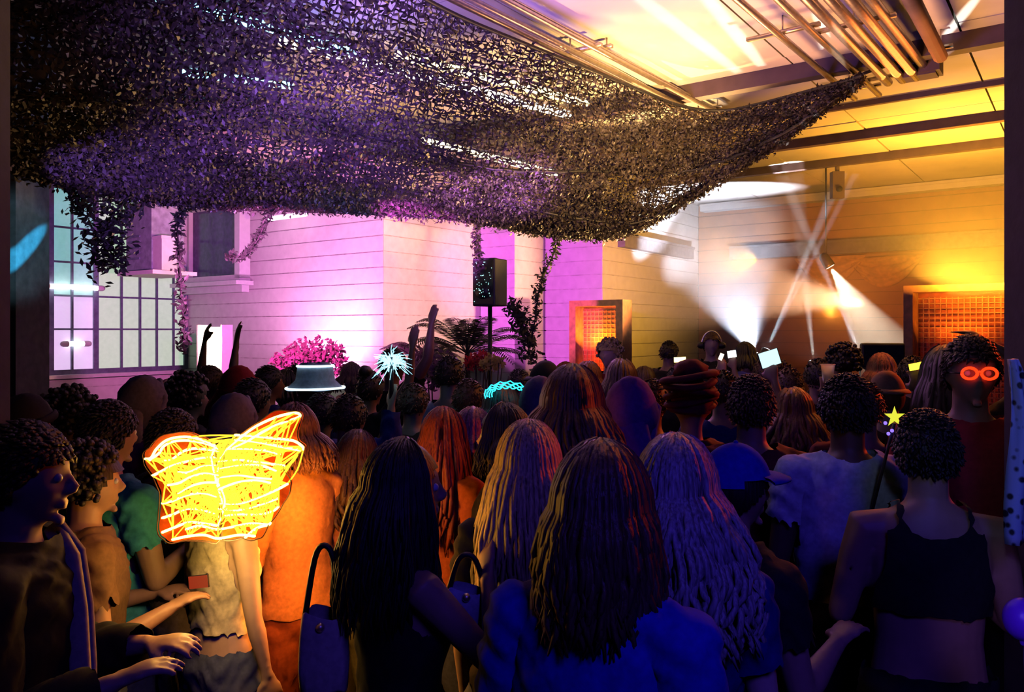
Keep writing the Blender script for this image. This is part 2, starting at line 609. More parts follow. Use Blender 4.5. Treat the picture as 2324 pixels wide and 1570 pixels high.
# wall cabinet / vent box beside it, above the gridded window
q = P(352, 540, 10.3)
vb = thing('wall_unit', 'blue grey box unit hanging over the gridded window', 'vent box', q)
Soup().box((0, 0, 0), (0.30, 0.22, 0.43), AX).obj('housing', M('blue_grey_metal', (0.30, 0.33, 0.42), 0.5), vb, False)
Soup().box(Vector((0, 0, -0.47)) + V * 0.05, (0.42, 0.30, 0.025), AX).obj('ledge', m_trimw, vb, False)
for k in range(5):
    Soup().box(nA * 0.225 + Vector((0, 0, -0.28 + 0.07 * k)) - V * 0.1, (0.14, 0.008, 0.012), AX).obj('louvre', m_bar, vb, False)
qb = q + V * 0.40 + nA * 0.1
qb.z = q.z - 0.47 + 0.025 + 0.202
bx = thing('storage_box', 'pink lit white box standing on the ledge beside the framed window', 'box', qb)
Soup().box((0, 0, 0), (0.10, 0.1, 0.20), AX).obj('carton', m_trimw, bx, False)
Soup().box((0, 0, 0.205), (0.11, 0.11, 0.02), AX).obj('lid', m_trimw, bx, False)

# long pink lit strip fixture high on the pink wall
sf = thing('strip_light', 'long white strip lamp high on the pink wall under the net', 'lamp', hit(680, 486, pA1, V) + nA * 0.22)
Soup().box((0, 0, 0), (0.42, 0.07, 0.035), AX).obj('housing', m_trimw, sf, False)
Soup().limb([V * -0.40 + Vector((0, 0, -0.06)), V * 0.40 + Vector((0, 0, -0.06))], [0.03, 0.03], 10).obj('diffuser', M('pink_white_tube', (0.9, 0.85, 0.9), emit=(1, 0.72, 0.95), es=2.2), sf)
for k in (-1, 1):
    Soup().box(V * (0.3 * k) - nA * 0.125, (0.02, 0.08, 0.02), AX).obj('bracket', m_trimw, sf, False)

# glowing light box standing by the corner
lb = P(487, 800, 9.2)
t = thing('light_box', 'bright white glowing lamp panel in front of the pink wall', 'lamp', (lb.x, lb.y, 0))
zt, zb = P(487, 742, 9.2).z, P(487, 842, 9.2).z
Soup().box((0, 0, (zt + zb) / 2), (0.225, 0.06, (zt - zb) / 2), AX).obj('diffuser', M('warm_panel_glow', (0.9, 0.88, 0.8), emit=(1.0, 0.93, 0.75), es=4.5), t, False)
for k in (-1, 1):
    Soup().box(V * (0.235 * k), (0.012, 0.07, 0.28), AX).obj('frame', m_trimw, t, False).location = (0, 0, (zt + zb) / 2)
Soup().tube([(0, 0, 0.0), (0, 0, zb)], 0.025, 8).obj('pole', m_black, t)
Soup().box((0, 0, 0.02), (0.25, 0.2, 0.02)).obj('base', m_black, t, False)
point((lb.x, lb.y - 0.25, 1.9), (1.0, 0.45, 0.3), 30, 0.1)

# ------------------------------------------------------------------ orange doorways
def doorway(n, c, hw, h, dp, ax, label, power):
    """box doorway with lit soffit and a mesh curtain set back inside"""
    r, nn, zz = ax
    d = bpy.data.objects.new('door_%d' % n, None)
    COL.objects.link(d)
    d.location = (c.x, c.y, 0)
    structure(d, label)
    mo = M('orange_paint', (0.75, 0.35, 0.12), 0.6)
    for k in (-1, 1):
        Soup().box(r * (k * (hw + 0.05)) + Vector((0, 0, h / 2)) + nn * 0.0, (0.05, dp, h / 2), ax).obj('jamb', mo, d, False)
    Soup().box(Vector((0, 0, h + 0.04)), (hw + 0.10, dp, 0.04), ax).obj('lintel', mo, d, False)
    Soup().box(Vector((0, 0, h / 2)) - nn * (dp - 0.02), (hw, 0.02, h / 2), ax).obj('back_panel', M('red_orange_panel', (0.72, 0.16, 0.04), 0.7), d, False)
    s = Soup()                                    # mesh curtain
    nx, nz = int(hw * 2 / 0.06), int(h / 0.06)
    for i in range(nx + 1):
        x = -hw + 2 * hw * i / nx
        s.box(r * x - nn * (dp * 0.6) + Vector((0, 0, h / 2 - 0.02)), (0.005, 0.004, h / 2 - 0.03), ax)
    for j in range(nz + 1):
        s.box(Vector((0, 0, 0.03 + (h - 0.1) * j / nz)) - nn * (dp * 0.6), (hw, 0.004, 0.005), ax)
    o = s.obj('mesh_curtain', mo, d, False)
    o['kind'] = 'stuff'
    l = area((c.x + nn.x * 0.1, c.y + nn.y * 0.1, h - 0.5), (c.x - nn.x * 0.25, c.y - nn.y * 0.25, h + 0.1), (1.0, 0.30, 0.02), power * 0.8, hw, 0.1)
    spot((c.x + nn.x * 0.25, c.y + nn.y * 0.25, h - 0.7), (c.x - nn.x * 0.3, c.y - nn.y * 0.3, h * 0.62), (1.0, 0.16, 0.01), power * 0.6, 140, 0.9)
    return d


da = hit(1362, 700, pD1, V) - U * 0.1
dh = H + (750 - 690) / F * da.y
nG = Vector((-U.x, -U.y, 0))
AG = (V, nG, Vector((0, 0, 1)))
doorway(1, Vector((P(1362, 0, 10.75).x, 10.75, 0)), 0.31, H + 55 / F * 10.75, 0.13, AG, 'orange lit doorway between the purple and the yellow wall', 12)
dr = Vector((P(2185, 0, 9.4).x, 9.4, 0))
doorway(2, dr, 0.50, H + 88 / F * 9.4, 0.22, AG, 'red orange lit doorway with mesh at the right of the stage', 6)

# orange cloth swags on the back wall
for (px, py, wd, lb_) in ((1885, 600, 0.55, 'orange cloth swag on the back wall right of the white beams'), (2010, 600, 0.55, 'orange cloth swag on the back wall nearest the red doorway')):
    q = hit(px, py, pF1, V) + nG * 0.08
    s = Soup()
    nx, nz = 24, 10
    vs = []
    for j in range(nz + 1):
        for i in range(nx + 1):
            x = -1 + 2 * i / nx
            z = 0.14 - (0.02 + 0.48 * (1 - x * x) * (j / nz))
            vs.append(q + V * (x * wd) + nG * (0.05 * math.sin(j * 1.9 + x * 2) * (1 - x * x)) + Vector((0, 0, z)))
    s.add(vs, [(j * (nx + 1) + i, j * (nx + 1) + i + 1, (j + 1) * (nx + 1) + i + 1, (j + 1) * (nx + 1) + i) for j in range(nz) for i in range(nx)])
    tag(s.obj('cloth_swag', M('orange_cloth', (0.7, 0.36, 0.12), 0.8)), lb_, 'drape', 'swags on the back wall')

# ------------------------------------------------------------------ camouflage net
cols = [  # upper pixel, lower pixel, depth of the lower hem
    ((-260, -170), (-160, 360), 4.4), ((180, -170), (30, 385), 5.0), ((420, -170), (230, 440), 5.8), ((640, -150), (430, 467), 6.6),
    ((870, -60), (640, 476), 7.3), ((1030, 30), (830, 482), 7.6), ((1190, 95), (1030, 494), 7.8), ((1330, 152), (1180, 520), 7.9),
    ((1450, 200), (1300, 540), 7.9), ((1545, 240), (1400, 537), 7.8), ((1640, 252), (1490, 495), 7.6), ((1750, 226), (1600, 425), 7.3),
    ((1860, 196), (1740, 335), 6.9), ((1925, 178), (1860, 240), 6.6), ((1962, 166), (1958, 174), 6.4)]
UP, LO = [], []
for (a, b, y) in cols:
    Yu = 1.94 * F / (HY - a[1])
    UP.append(P(a[0], a[1], Yu))
    LO.append(P(b[0], b[1], y))
UP, LO = np.array(UP), np.array(LO)


def smooth_cols(A, t):
    x = np.arange(len(A))
    out = np.stack([np.interp(t, x, A[:, k]) for k in range(3)], 1)
    ker = np.ones(15) / 15
    for k in range(3):
        pad = np.pad(out[:, k], 7, mode='edge')
        sm = np.convolve(pad, ker, 'valid')
        out[:, k] = sm
    return out


NT, NS = 250, 104
tt = np.linspace(0, len(cols) - 1, NT + 1)
UU, LL = smooth_cols(UP, tt), smooth_cols(LO, tt)
ss = np.linspace(0, 1, NS + 1)
G = UU[:, None, :] * (1 - ss)[None, :, None] + LL[:, None, :] * ss[None, :, None]
T2, S2 = np.meshgrid(tt / (len(cols) - 1), ss, indexing='ij')
wid = np.clip((1 - T2) * 3, 0, 1)
G[:, :, 2] += (-0.22 * np.sin(PI * S2) + 0.055 * np.sin(S2 * 26 + 2.5 * np.sin(T2 * 7)) * np.sin(PI * np.clip(S2 * 1.1, 0, 1))
               + 0.05 * np.sin(T2 * 17 + S2 * 9) * np.sin(PI * S2)) * wid
G[1:-1, 1:-1] += nrng.normal(0, 1, G[1:-1, 1:-1].shape) * np.array([.010, .010, .007])
m_net = M('camouflage_scrim', (0.040, 0.032, 0.034), 0.5, var=0.6, scale=5, bump=0.3, trans=0.18, spec=0.5)
net = thing('camouflage_net', 'dark camouflage net sagging under the ceiling, tied to a point at the right', 'net', (0, 6, 3.5))
NO = np.array([0, 6, 3.5])
s = Soup()
v, f = [], []
for i in range(NT):
    for j in range(NS):
        q = [G[i, j], G[i + 1, j], G[i + 1, j + 1], G[i, j + 1]]
        c = (q[0] + q[1] + q[2] + q[3]) / 4
        sv = ss[j]
        nz = mnoise.noise(Vector((tt[i] * 1.6, sv * 7.0, 3.1))) + 0.5 * mnoise.noise(Vector((tt[i] * 5, sv * 22, 1.7)))
        hole = 0.66 - 0.42 * sv ** 1.6 + 0.30 * nz
        hole = max(0.0, min(0.86, hole))
        if i > 90 and sv < 0.75:
            hole = min(0.84, hole * 1.25 + (0.16 if i > 165 else 0.06))
        if i < 60 and sv < 0.9:
            hole *= 0.62
        o = len(v)
        if hole < 0.12:
            v += [x - NO for x in q]
            f.append((o, o + 1, o + 2, o + 3))
            continue
        k = hole
        jit = [np.array([rng.uniform(-.2, .2), rng.uniform(-.2, .2), rng.uniform(-.5, .1)]) * 0.045 for _ in range(4)]
        inn = [c + (x - c) * k + g for x, g in zip(q, jit)]
        v += [x - NO for x in q] + [x - NO for x in inn]
        for a in range(4):
            b = (a + 1) % 4
            f.append((o + a, o + b, o + 4 + b, o + 4 + a))
s.add(v, f)
s.obj('scrim', m_net, net)['kind'] = 'stuff'
# leaf-cut scraps hanging from the scrim
v, f = [], []
for _ in range(52000):
    i = rng.randrange(NT)
    j = min(NS - 1, int(NS * (rng.random() ** 0.62)))
    if i > 165 and j < NS * .85 and rng.random() < .75:
        continue
    c = G[i, j] + np.array([rng.gauss(0, .02), rng.gauss(0, .02), rng.gauss(-0.02, .022)])
    r = 0.007 + 0.011 * rng.random()
    a = Vector((rng.gauss(0, 1), rng.gauss(0, 1), rng.gauss(0, 1))).normalized()
    b = a.orthogonal().normalized()
    n_ = a.cross(b)
    o = len(v)
    c = Vector(c - NO)
    v += [c - a * r * 1.5, c + b * r * .7 + n_ * r * .3, c + a * r * 1.5, c - b * r * .7 - n_ * r * .2]
    f.append((o, o + 1, o + 2, o + 3))
s = Soup()
s.add(v, f)
s.obj('leaf_scraps', m_net, net)['kind'] = 'stuff'
# pale glossy scraps added as glints along the hem
v, f = [], []
for _ in range(2600):
    i = rng.randrange(20, NT)
    j = NS - int(abs(rng.gauss(0, 2.2)))
    c = Vector(G[i, max(0, min(NS, j))] - NO) + Vector((rng.gauss(0, .015), rng.gauss(0, .015), rng.gauss(-.01, .015)))
    r = 0.006 + 0.010 * rng.random()
    a = Vector((rng.gauss(0, 1), rng.gauss(0, 1), rng.gauss(0, 1))).normalized()
    b = a.orthogonal().normalized()
    o = len(v)
    v += [c - a * r, c + b * r * .6, c + a * r, c - b * r * .6]
    f.append((o, o + 1, o + 2, o + 3))
s = Soup()
s.add(v, f)
s.obj('glint_scraps', M('pale_glint', (0.55, 0.66, 0.62), 0.25, 0.5, var=0.2), net)['kind'] = 'stuff'
# ropes along the seams and the hem
for jj, r in ((0, 0.014), (NS * 2 // 5, 0.016), (NS * 7 // 10, 0.016), (NS, 0.012)):
    Soup().tube([Vector(G[i, jj] - NO) + Vector((0, 0, -0.01)) for i in range(0, NT + 1, 3)], r, 5).obj('rope', m_black, net)
tipc = Vector(G[NT, 0])
Soup().tube([tipc - Vector(NO), P(2010, 150, 6.35) - Vector(NO), Vector((P(2040, 140, 6.4).x, 6.45, 4.2)) - Vector(NO)], 0.012, 6).obj('tie_rope', m_black, net)

for (pa, pb, colr, es, lb_) in (((330, -15), (800, 120), (0.25, 0.75, 1.0), 4, 'cyan glowing tube lamp above the left part of the net'),
                                ((640, 95), (1290, 262), (1.0, 0.93, 0.75), 5, 'long white glowing tube lamp above the middle of the net'),
                                ((900, 125), (1330, 235), (1.0, 0.80, 0.35), 4, 'yellow glowing tube lamp above the middle of the net'),
                                ((420, 165), (660, 195), (0.3, 0.8, 0.9), 4, 'short cyan tube lamp above the left part of the net'),
                                ((960, 318), (1260, 395), (1.0, 0.85, 0.5), 4, 'low warm tube lamp above the far sag of the net')):
    A, B = P(pa[0], pa[1], min(8.6, 2.06 * F / (HY - pa[1]))), P(pb[0], pb[1], min(8.6, 2.06 * F / (HY - pb[1])))
    t = thing('tube_lamp', lb_, 'lamp', (A + B) / 2, 'tube lamps above the net')
    h_ = (B - A) / 2
    Soup().limb([-h_, h_], [0.03, 0.03], 10).obj('tube', M('net_tube_%d_%d' % (pa[0], pa[1]), (.9, .9, .9), emit=colr, es=es), t)
    Soup().box((0, 0, 0.05), (0.03, h_.length, 0.015), (h_.cross(Vector((0, 0, 1))).normalized(), h_.normalized(), Vector((0, 0, 1)))).obj('batten', m_trimw, t, False)
    for k in (-0.8, 0.8):
        Soup().tube([h_ * k + Vector((0, 0, 0.06)), Vector((h_.x * k, h_.y * k, 4.2 - ((A + B) / 2).z))], 0.004, 5).obj('hanger', m_steel, t)

# ------------------------------------------------------------------ hanging vines and plants
m_leaf = M('dark_leaf', (0.05, 0.055, 0.05), 0.5, var=0.5, trans=0.2)
m_stem = M('dark_stem', (0.03, 0.025, 0.03), 0.7)


def leafy(pts, n, spread, size, lm, droop=0.4):
    """leaf meshes along a line"""
    v, f = [], []
    for _ in range(n):
        k = rng.random() * (len(pts) - 1)
        i = int(k)
        c = pts[i].lerp(pts[i + 1], k - i) + Vector((rng.gauss(0, spread), rng.gauss(0, spread), rng.gauss(0, spread)))
        r = size * rng.uniform(0.6, 1.3)
        a = Vector((rng.gauss(0, 1), rng.gauss(0, 1), rng.gauss(-droop, .8))).normalized()
        b = a.orthogonal().normalized()
        n_ = a.cross(b)
        o = len(v)
        v += [c - a * r, c + b * r * .45 + n_ * r * .12, c + a * r, c - b * r * .45 + n_ * r * .12, c + n_ * 0.0]
        f += [(o, o + 1, o + 4), (o + 1, o + 2, o + 4), (o + 2, o + 3, o + 4), (o + 3, o, o + 4)]
    s_ = Soup()
    s_.add(v, f)
    return s_


def vine(pix, Y, n, spread, size, label):
    pts = [P(a, b, Y) for a, b in pix]
    o0 = pts[0].copy()
    t_ = thing('hanging_vine', label, 'vine', o0, 'vines hanging from the net')
    rel = [p - o0 for p in pts]
    Soup().tube(rel, 0.008, 5).obj('stem', m_stem, t_)
    leafy(rel, n, spread, size, m_leaf).obj('foliage', m_leaf, t_)['kind'] = 'stuff'


vine([(625, 440), (608, 490), (585, 545), (550, 585), (515, 580)], 7.0, 260, 0.02, 0.03, 'vine curving left beneath the net in front of the framed window')
vine([(452, 440), (420, 470), (402, 520), (408, 600), (412, 680), (418, 740), (416, 790)], 6.7, 420, 0.025, 0.032, 'long vine hanging straight down at the corner by the gridded window')
vine([(300, 440), (260, 480), (235, 520), (240, 570), (250, 590)], 6.2, 620, 0.075, 0.035, 'thick clump of leaves hanging in front of the gridded window')
vine([(200, 425), (185, 455), (190, 480)], 5.6, 200, 0.05, 0.03, 'short leafy tuft at the left end of the net hem')
vine([(1085, 495), (1080, 540), (1088, 580), (1084, 620)], 7.9, 200, 0.022, 0.03, 'vine above the black loudspeaker')
vine([(1268, 540), (1255, 580), (1235, 620), (1222, 665), (1215, 720), (1205, 780)], 7.9, 320, 0.028, 0.03, 'vine slanting down the orange pier right of the loudspeaker')
vine([(1165, 690), (1180, 720), (1195, 760), (1205, 820)], 7.9, 420, 0.05, 0.036, 'dark leafy vine under the loudspeaker')


def frond_plant(name, base, n, L, label, lm, rise=0.9):
    t_ = thing(name, label, 'plant', base)
    Soup().tube([(0, 0, 0), (0.02, 0, base_h(base) * 0.5), (0, 0.02, base_h(base))], 0.03, 7).obj('stem', m_stem, t_)
    Soup().tube([(0, 0, 0), (0, 0, 0.02), (0, 0, 0.35), (0, 0, 0.36)], [0.13, 0.15, 0.2, 0.18], 16).obj('pot', m_black, t_)
    for k in range(n):
        az = 2 * PI * k / n + rng.uniform(-.2, .2)
        el = rng.uniform(0.2, 1.2) * rise
        pts = []
        for i in range(9):
            x = i / 8
            rr = L * x * math.cos(el * (1 - 0.25 * x))
            z = base_h(base) + L * x * math.sin(el) - 0.45 * L * x * x * x
            pts.append(Vector((math.cos(az) * rr, math.sin(az) * rr, z)))
        s_ = Soup()
        s_.tube(pts, [0.008 * (1 - 0.8 * i / 8) for i in range(9)], 5)
        for i in range(26):
            x = 0.15 + 0.83 * i / 25
            kk = x * 8
            a = pts[int(kk)].lerp(pts[min(8, int(kk) + 1)], kk - int(kk))
            d = (pts[min(8, int(kk) + 1)] - pts[max(0, int(kk) - 0)]).normalized() if int(kk) < 8 else (pts[8] - pts[7]).normalized()
            sd = d.cross(Vector((0, 0, 1))).normalized()
            for g in (-1, 1):
                ll = 0.20 * math.sin(PI * (0.15 + 0.8 * x)) * L
                e = a + sd * (g * ll) + d * ll * 0.6 + Vector((0, 0, -ll * 0.35))
                m_ = a.lerp(e, .5) + d * 0.012
                m2 = a.lerp(e, .5) - d * 0.012
                o_ = len(s_.v)
                s_.v += [tuple(a), tuple(m_), tuple(e), tuple(m2)]
                s_.f += [(o_, o_ + 1, o_ + 2, o_ + 3)]
        s_.obj('frond', lm, t_, False)
    return t_


def base_h(b):
    return BH[0]


BH = [1.75]
frond_plant('potted_palm', (P(1060, 0, 8.7).x, 8.7, 0), 15, 0.85, 'tall feathery palm in front of the peach wall', m_leaf)
BH = [1.6]
frond_plant('potted_palm', (P(955, 0, 9.0).x, 9.0, 0), 11, 0.6, 'smaller palm left of the tall feathery palm', M('mauve_leaf', (0.25, 0.16, 0.22), 0.5, trans=0.2))


def bush(px, py, Y, r, n, label, lm, size=0.035):
    c = P(px, py, Y)
    t_ = thing('leafy_shrub', label, 'shrub', (c.x, c.y, 0))
    for k in range(7):
        a = 2 * PI * k / 7
        Soup().tube([(0, 0, 0.3), (math.cos(a) * r * .3, math.sin(a) * r * .3, c.z * .7), (math.cos(a) * r * .8, math.sin(a) * r * .8, c.z + r * .3)], [.015, .01, .004], 5).obj('branch', m_stem, t_)
    Soup().tube([(0, 0, 0), (0, 0, 0.02), (0, 0, 0.35), (0, 0, 0.36)], [0.13, 0.15, 0.2, 0.18], 16).obj('pot', m_black, t_)
    v, f = [], []
    for _ in range(n):
        d = Vector((rng.gauss(0, 1), rng.gauss(0, 1), rng.gauss(0, .7))).normalized() * r * rng.random() ** 0.4
        q = Vector((d.x, d.y, c.z + d.z * .75))
        a = Vector((rng.gauss(0, 1), rng.gauss(0, 1), rng.gauss(0, 1))).normalized()
        b = a.orthogonal()
        o_ = len(v)
        v += [q - a * size, q + b * size * .4, q + a * size, q - b * size * .4]
        f.append((o_, o_ + 1, o_ + 2, o_ + 3))
    s_ = Soup()
    s_.add(v, f)
    s_.obj('foliage', lm, t_, False)['kind'] = 'stuff'


m_pleaf = M('magenta_leaf', (0.62, 0.12, 0.34), 0.5, var=0.4, trans=0.3)
bush(715, 815, 8.8, 0.36, 900, 'pink leafy shrub glowing in front of the uplight', m_pleaf)
bush(655, 825, 8.3, 0.20, 300, 'small pink shrub left of the larger pink shrub', m_pleaf)
bush(985, 840, 8.0, 0.30, 600, 'mauve shrub under the smaller palm', M('mauve_leaf2', (0.3, 0.14, 0.24), 0.5, trans=0.2))
bush(1085, 820, 7.6, 0.14, 260, 'red flowering tuft beside the tall palm', M('red_flower', (0.8, 0.05, 0.06), 0.5, trans=0.3), 0.03)
bush(1118, 822, 7.4, 0.12, 160, 'yellow blooming tuft right of the red flowers', M('yellow_flower', (0.9, 0.62, 0.15), 0.5, trans=0.3, emit=(1.0, 0.6, 0.1), es=0.0), 0.03)

# ------------------------------------------------------------------ loudspeaker on a stand
sp = P(1112, 640, 8.0)
t = thing('loudspeaker', 'black loudspeaker on a pole in front of the purple pier', 'speaker', (sp.x, sp.y, 0), rz=-0.45)
zt, zb = P(0, 588, 8.0).z, P(0, 695, 8.0).z
s = Soup()
hh = (zt - zb) / 2
s.box((0, 0, (zt + zb) / 2), (0.125, 0.14, hh))
o = s.obj('cabinet', M('navy_cabinet', (0.02, 0.02, 0.035), 0.5), t, False)
bm_ = o.modifiers.new('b', 'BEVEL')
bm_.width = 0.012
bm_.segments = 2
Soup().box((0, -0.145, (zt + zb) / 2), (0.112, 0.008, hh - 0.02)).obj('grille', M('speaker_grille', (0.015, 0.015, 0.02), 0.4, scale=300, bump=0.6), t, False)
Soup().tube([(0, -0.154, zb + 0.15), (0, -0.158, zb + 0.15)], 0.085, 20).obj('woofer', m_black, t)
Soup().tube([(0, -0.154, zt - 0.10), (0, -0.158, zt - 0.10)], 0.045, 16).obj('tweeter', m_black, t)
s = Soup()
for _ in range(46):
    x, z = rng.uniform(-.10, .10), rng.uniform(zb + .04, zt - .04)
    s.ball((x, -0.158, z), 0.0035, 6, 4)
s.obj('light_dots', M('cyan_dots', (0.3, 0.8, 0.8), emit=(0.4, 0.95, 0.9), es=2.5), t)['kind'] = 'stuff'
Soup().tube([(0, 0, 0.75), (0, 0, zb)], 0.022, 10).obj('pole', m_black, t)
for k in range(3):
    a = 2 * PI * k / 3 + 0.4
    Soup().tube([(0, 0, 0.95), (math.cos(a) * .3, math.sin(a) * .3, 0.02)], 0.014, 8).obj('leg', m_black, t)

# ------------------------------------------------------------------ stage: table, lamps, monitor
dj = P(1640, 0, 9.6)
t = thing('stage_table', 'dark equipment table behind the front of the crowd', 'table', (dj.x, dj.y, 0), rz=-TH)
Soup().box((0, 0, 1.02), (1.0, 0.35, 0.03)).obj('tabletop', m_black, t, False)
for a in (-1, 1):
    for b in (-1, 1):
        Soup().box((a * .92, b * .28, 0.495), (0.03, 0.03, 0.495)).obj('leg', m_black, t, False)
mo = P(2002, 806, 8.2)
t = thing('stage_monitor', 'black boxy monitor screen at the right of the stage', 'monitor', (mo.x, mo.y, 0), rz=-TH * .3)
zc = mo.z
s = Soup()
s.box((0, 0, zc), (0.21, 0.05, 0.125))
o = s.obj('housing', m_black, t, False)
b_ = o.modifiers.new('b', 'BEVEL')
b_.width = 0.02
b_.segments = 3
Soup().box((0, -0.053, zc), (0.19, 0.004, 0.10)).obj('screen', M('dark_screen', (0.02, 0.03, 0.03), 0.2), t, False)
Soup().tube([(0, 0, 0.02), (0, 0, zc - 0.1)], 0.025, 8).obj('pole', m_black, t)
Soup().box((0, 0, 0.02), (0.25, 0.2, 0.02)).obj('base', m_black, t, False)

m_can = M('lamp_can', (0.04, 0.04, 0.05), 0.4, 0.5)


def par_can(loc, tgt, label, lens_col, es):
    t_ = thing('stage_lamp', label, 'lamp', loc, 'stage lamps')
    d = (Vector(tgt) - Vector(loc)).normalized()
    Soup().tube([-d * 0.22, -d * 0.18, -d * 0.05, -d * 0.02], [0.03, 0.06, 0.07, 0.07], 14).obj('housing', m_can, t_)
    Soup().tube([-d * 0.022, -d * 0.014], [0.055, 0.05], 14).obj('lens', M('lens_' + label[:12], (0.9, 0.9, 0.9), emit=lens_col, es=es), t_)
    dz = Vector(loc).z
    Soup().tube([Vector((0, 0, -dz + 0.02)), Vector((0, 0, -0.16)), -d * 0.12], 0.012, 8).obj('stand', m_can, t_)
    Soup().tube([Vector((0, 0, -dz + 0.0)), Vector((0, 0, -dz + 0.03))], 0.16, 14).obj('base', m_can, t_)


# haze and its beams
hz_pts = [pE1 - U * 1.3 + V * 0.25, pE1 + V * 0.15, pF1 + V * 0.15 - U * 0.15, pF1 + V * 6.2 - U * 0.15, pF1 + V * 6.2 - U * 3.4]
v = [(p.x, p.y, z) for z in (0.4, 4.05) for p in hz_pts]
n5 = len(hz_pts)
s = Soup()
s.add(v, [tuple(reversed(range(n5))), tuple(range(n5, 2 * n5))] + [(i, (i + 1) % n5, n5 + (i + 1) % n5, n5 + i) for i in range(n5)])
hm = bpy.data.materials.new('stage_haze')
hm.use_nodes = True
nt = hm.node_tree
nt.nodes.remove(nt.nodes['Principled BSDF'])
vs_ = nt.nodes.new('ShaderNodeVolumeScatter')
vs_.inputs['Density'].default_value = 0.15
vs_.inputs['Color'].default_value = (0.9, 0.9, 0.9, 1)
vs_.inputs['Anisotropy'].default_value = 0.2
nt.links.new(vs_.outputs[0], nt.nodes['Material Output'].inputs['Volume'])
o = s.obj('haze', hm, smooth=False)
import bmesh
_b = bmesh.new()
_b.from_mesh(o.data)
bmesh.ops.recalc_face_normals(_b, faces=_b.faces)
_b.to_mesh(o.data)
_b.free()
o['kind'] = 'stuff'
tag(o, 'thin smoke haze filling the stage area', 'haze')
HZ = P(1710, 800, 10.4)
par_can(HZ, P(1640, 600, 10.6), 'white stage lamp throwing a wide fan at the left of the stage', (0.9, 0.95, 1), 8)
sheet(HZ, P(1470, 640, 12.6), P(1800, 520, 13.6), (0.80, 0.84, 1.0), 1600, 0.8, 0.8)
sheet(HZ, P(1470, 640, 11.6), P(1785, 500, 11.8), (0.72, 0.80, 1.0), 4200, 0.45, 0.6)
H2 = P(1742, 790, 10.2)
par_can(H2, P(1900, 420, 10.4), 'white stage lamp throwing the tall narrow beam', (0.9, 0.95, 1), 8)
spot(H2, P(1893, 430, 10.4), (0.75, 0.90, 1.0), 9000, 3.6, 0.3, 0.02)
spot(H2, P(1918, 440, 10.4), (0.85, 0.80, 1.0), 9000, 2.2, 0.3, 0.02)
H3 = P(1846, 815, 10.0)
par_can(H3, P(1822, 650, 10.2), 'white stage lamp throwing a short upright beam', (0.9, 0.95, 1), 8)
spot(H3, P(1826, 620, 10.2), (1.0, 0.92, 0.85), 2600, 7, 0.5, 0.02)
H4 = P(1952, 800, 9.9)
par_can(H4, P(1868, 620, 10.2), 'white stage lamp behind the tall dark haired head', (0.9, 0.95, 1), 8)
spot(H4, P(1868, 610, 10.2), (0.95, 0.95, 1.0), 6000, 4.0, 0.4, 0.02)
H5 = P(1886, 608, 10.4)
t = thing('stage_lamp', 'hanging white stage lamp throwing a warm fan towards the red doorway', 'lamp', H5, 'stage lamps')
_d = (P(2030, 830, 10.2) - H5).normalized()
Soup().tube([-_d * 0.22, -_d * 0.18, -_d * 0.05, -_d * 0.02], [0.03, 0.06, 0.07, 0.07], 14).obj('housing', m_can, t)
Soup().tube([-_d * 0.022, -_d * 0.014], [0.055, 0.05], 14).obj('lens', M('lens_hanging', (0.9, 0.9, 0.9), emit=(1, .95, .8), es=3), t)
Soup().tube([-_d * 0.12, (-_d.x * .12, -_d.y * .12, 4.2 - H5.z)], 0.012, 8).obj('drop_rod', m_can, t)
sheet(H5, P(1950, 860, 10.0), P(2130, 815, 10.0), (1.0, 0.88, 0.64), 2600, 0.30, 0.4)
sheet(H5, P(1935, 800, 9.9), P(1965, 805, 9.9), (0.95, 0.95, 0.9), 2600, 0.05, 0.4)

# ------------------------------------------------------------------ people
HC = Vector((0, 0.02, 1.635))            # head centre in the body's own frame (1.75 m tall)


def head_matrix(yaw, pitch, roll=0.0):
    nb = Vector((0, 0.0, 1.50))
    return Matrix.Translation(nb) @ Matrix.Rotation(yaw, 4, 'Z') @ Matrix.Rotation(pitch, 4, 'X') @ Matrix.Rotation(roll, 4, 'Y') @ Matrix.Translation(HC - nb)


def skull(q):
    """shape a unit-ball point into a head: tapering jaw, flatter face, full back of the skull"""
    x, y, z = q.x * 0.077, q.y * 0.098, q.z * 0.118
    lo = max(0.0, -q.z - 0.05)
    x *= 1 - 0.36 * lo
    if y > 0:
        y *= 0.93 - 0.06 * lo
        y += 0.012 * max(0, -q.z - .55) * 2
    else:
        y *= 1.02 - 0.42 * lo
    # eye sockets and cheeks
    for sx in (-1, 1):
        d = (x - sx * 0.031) ** 2 / 0.016 ** 2 + (z - 0.008) ** 2 / 0.013 ** 2
        if q.y > 0:
            y -= 0.010 * math.exp(-d)
            d2 = (x - sx * 0.042) ** 2 / 0.02 ** 2 + (z + 0.03) ** 2 / 0.018 ** 2
            y += 0.004 * math.exp(-d2)
    if q.y > 0:
        y += 0.006 * math.exp(-((z - 0.03) / 0.012) ** 2) * math.exp(-(x / 0.05) ** 2)
    return Vector((x, y, z))


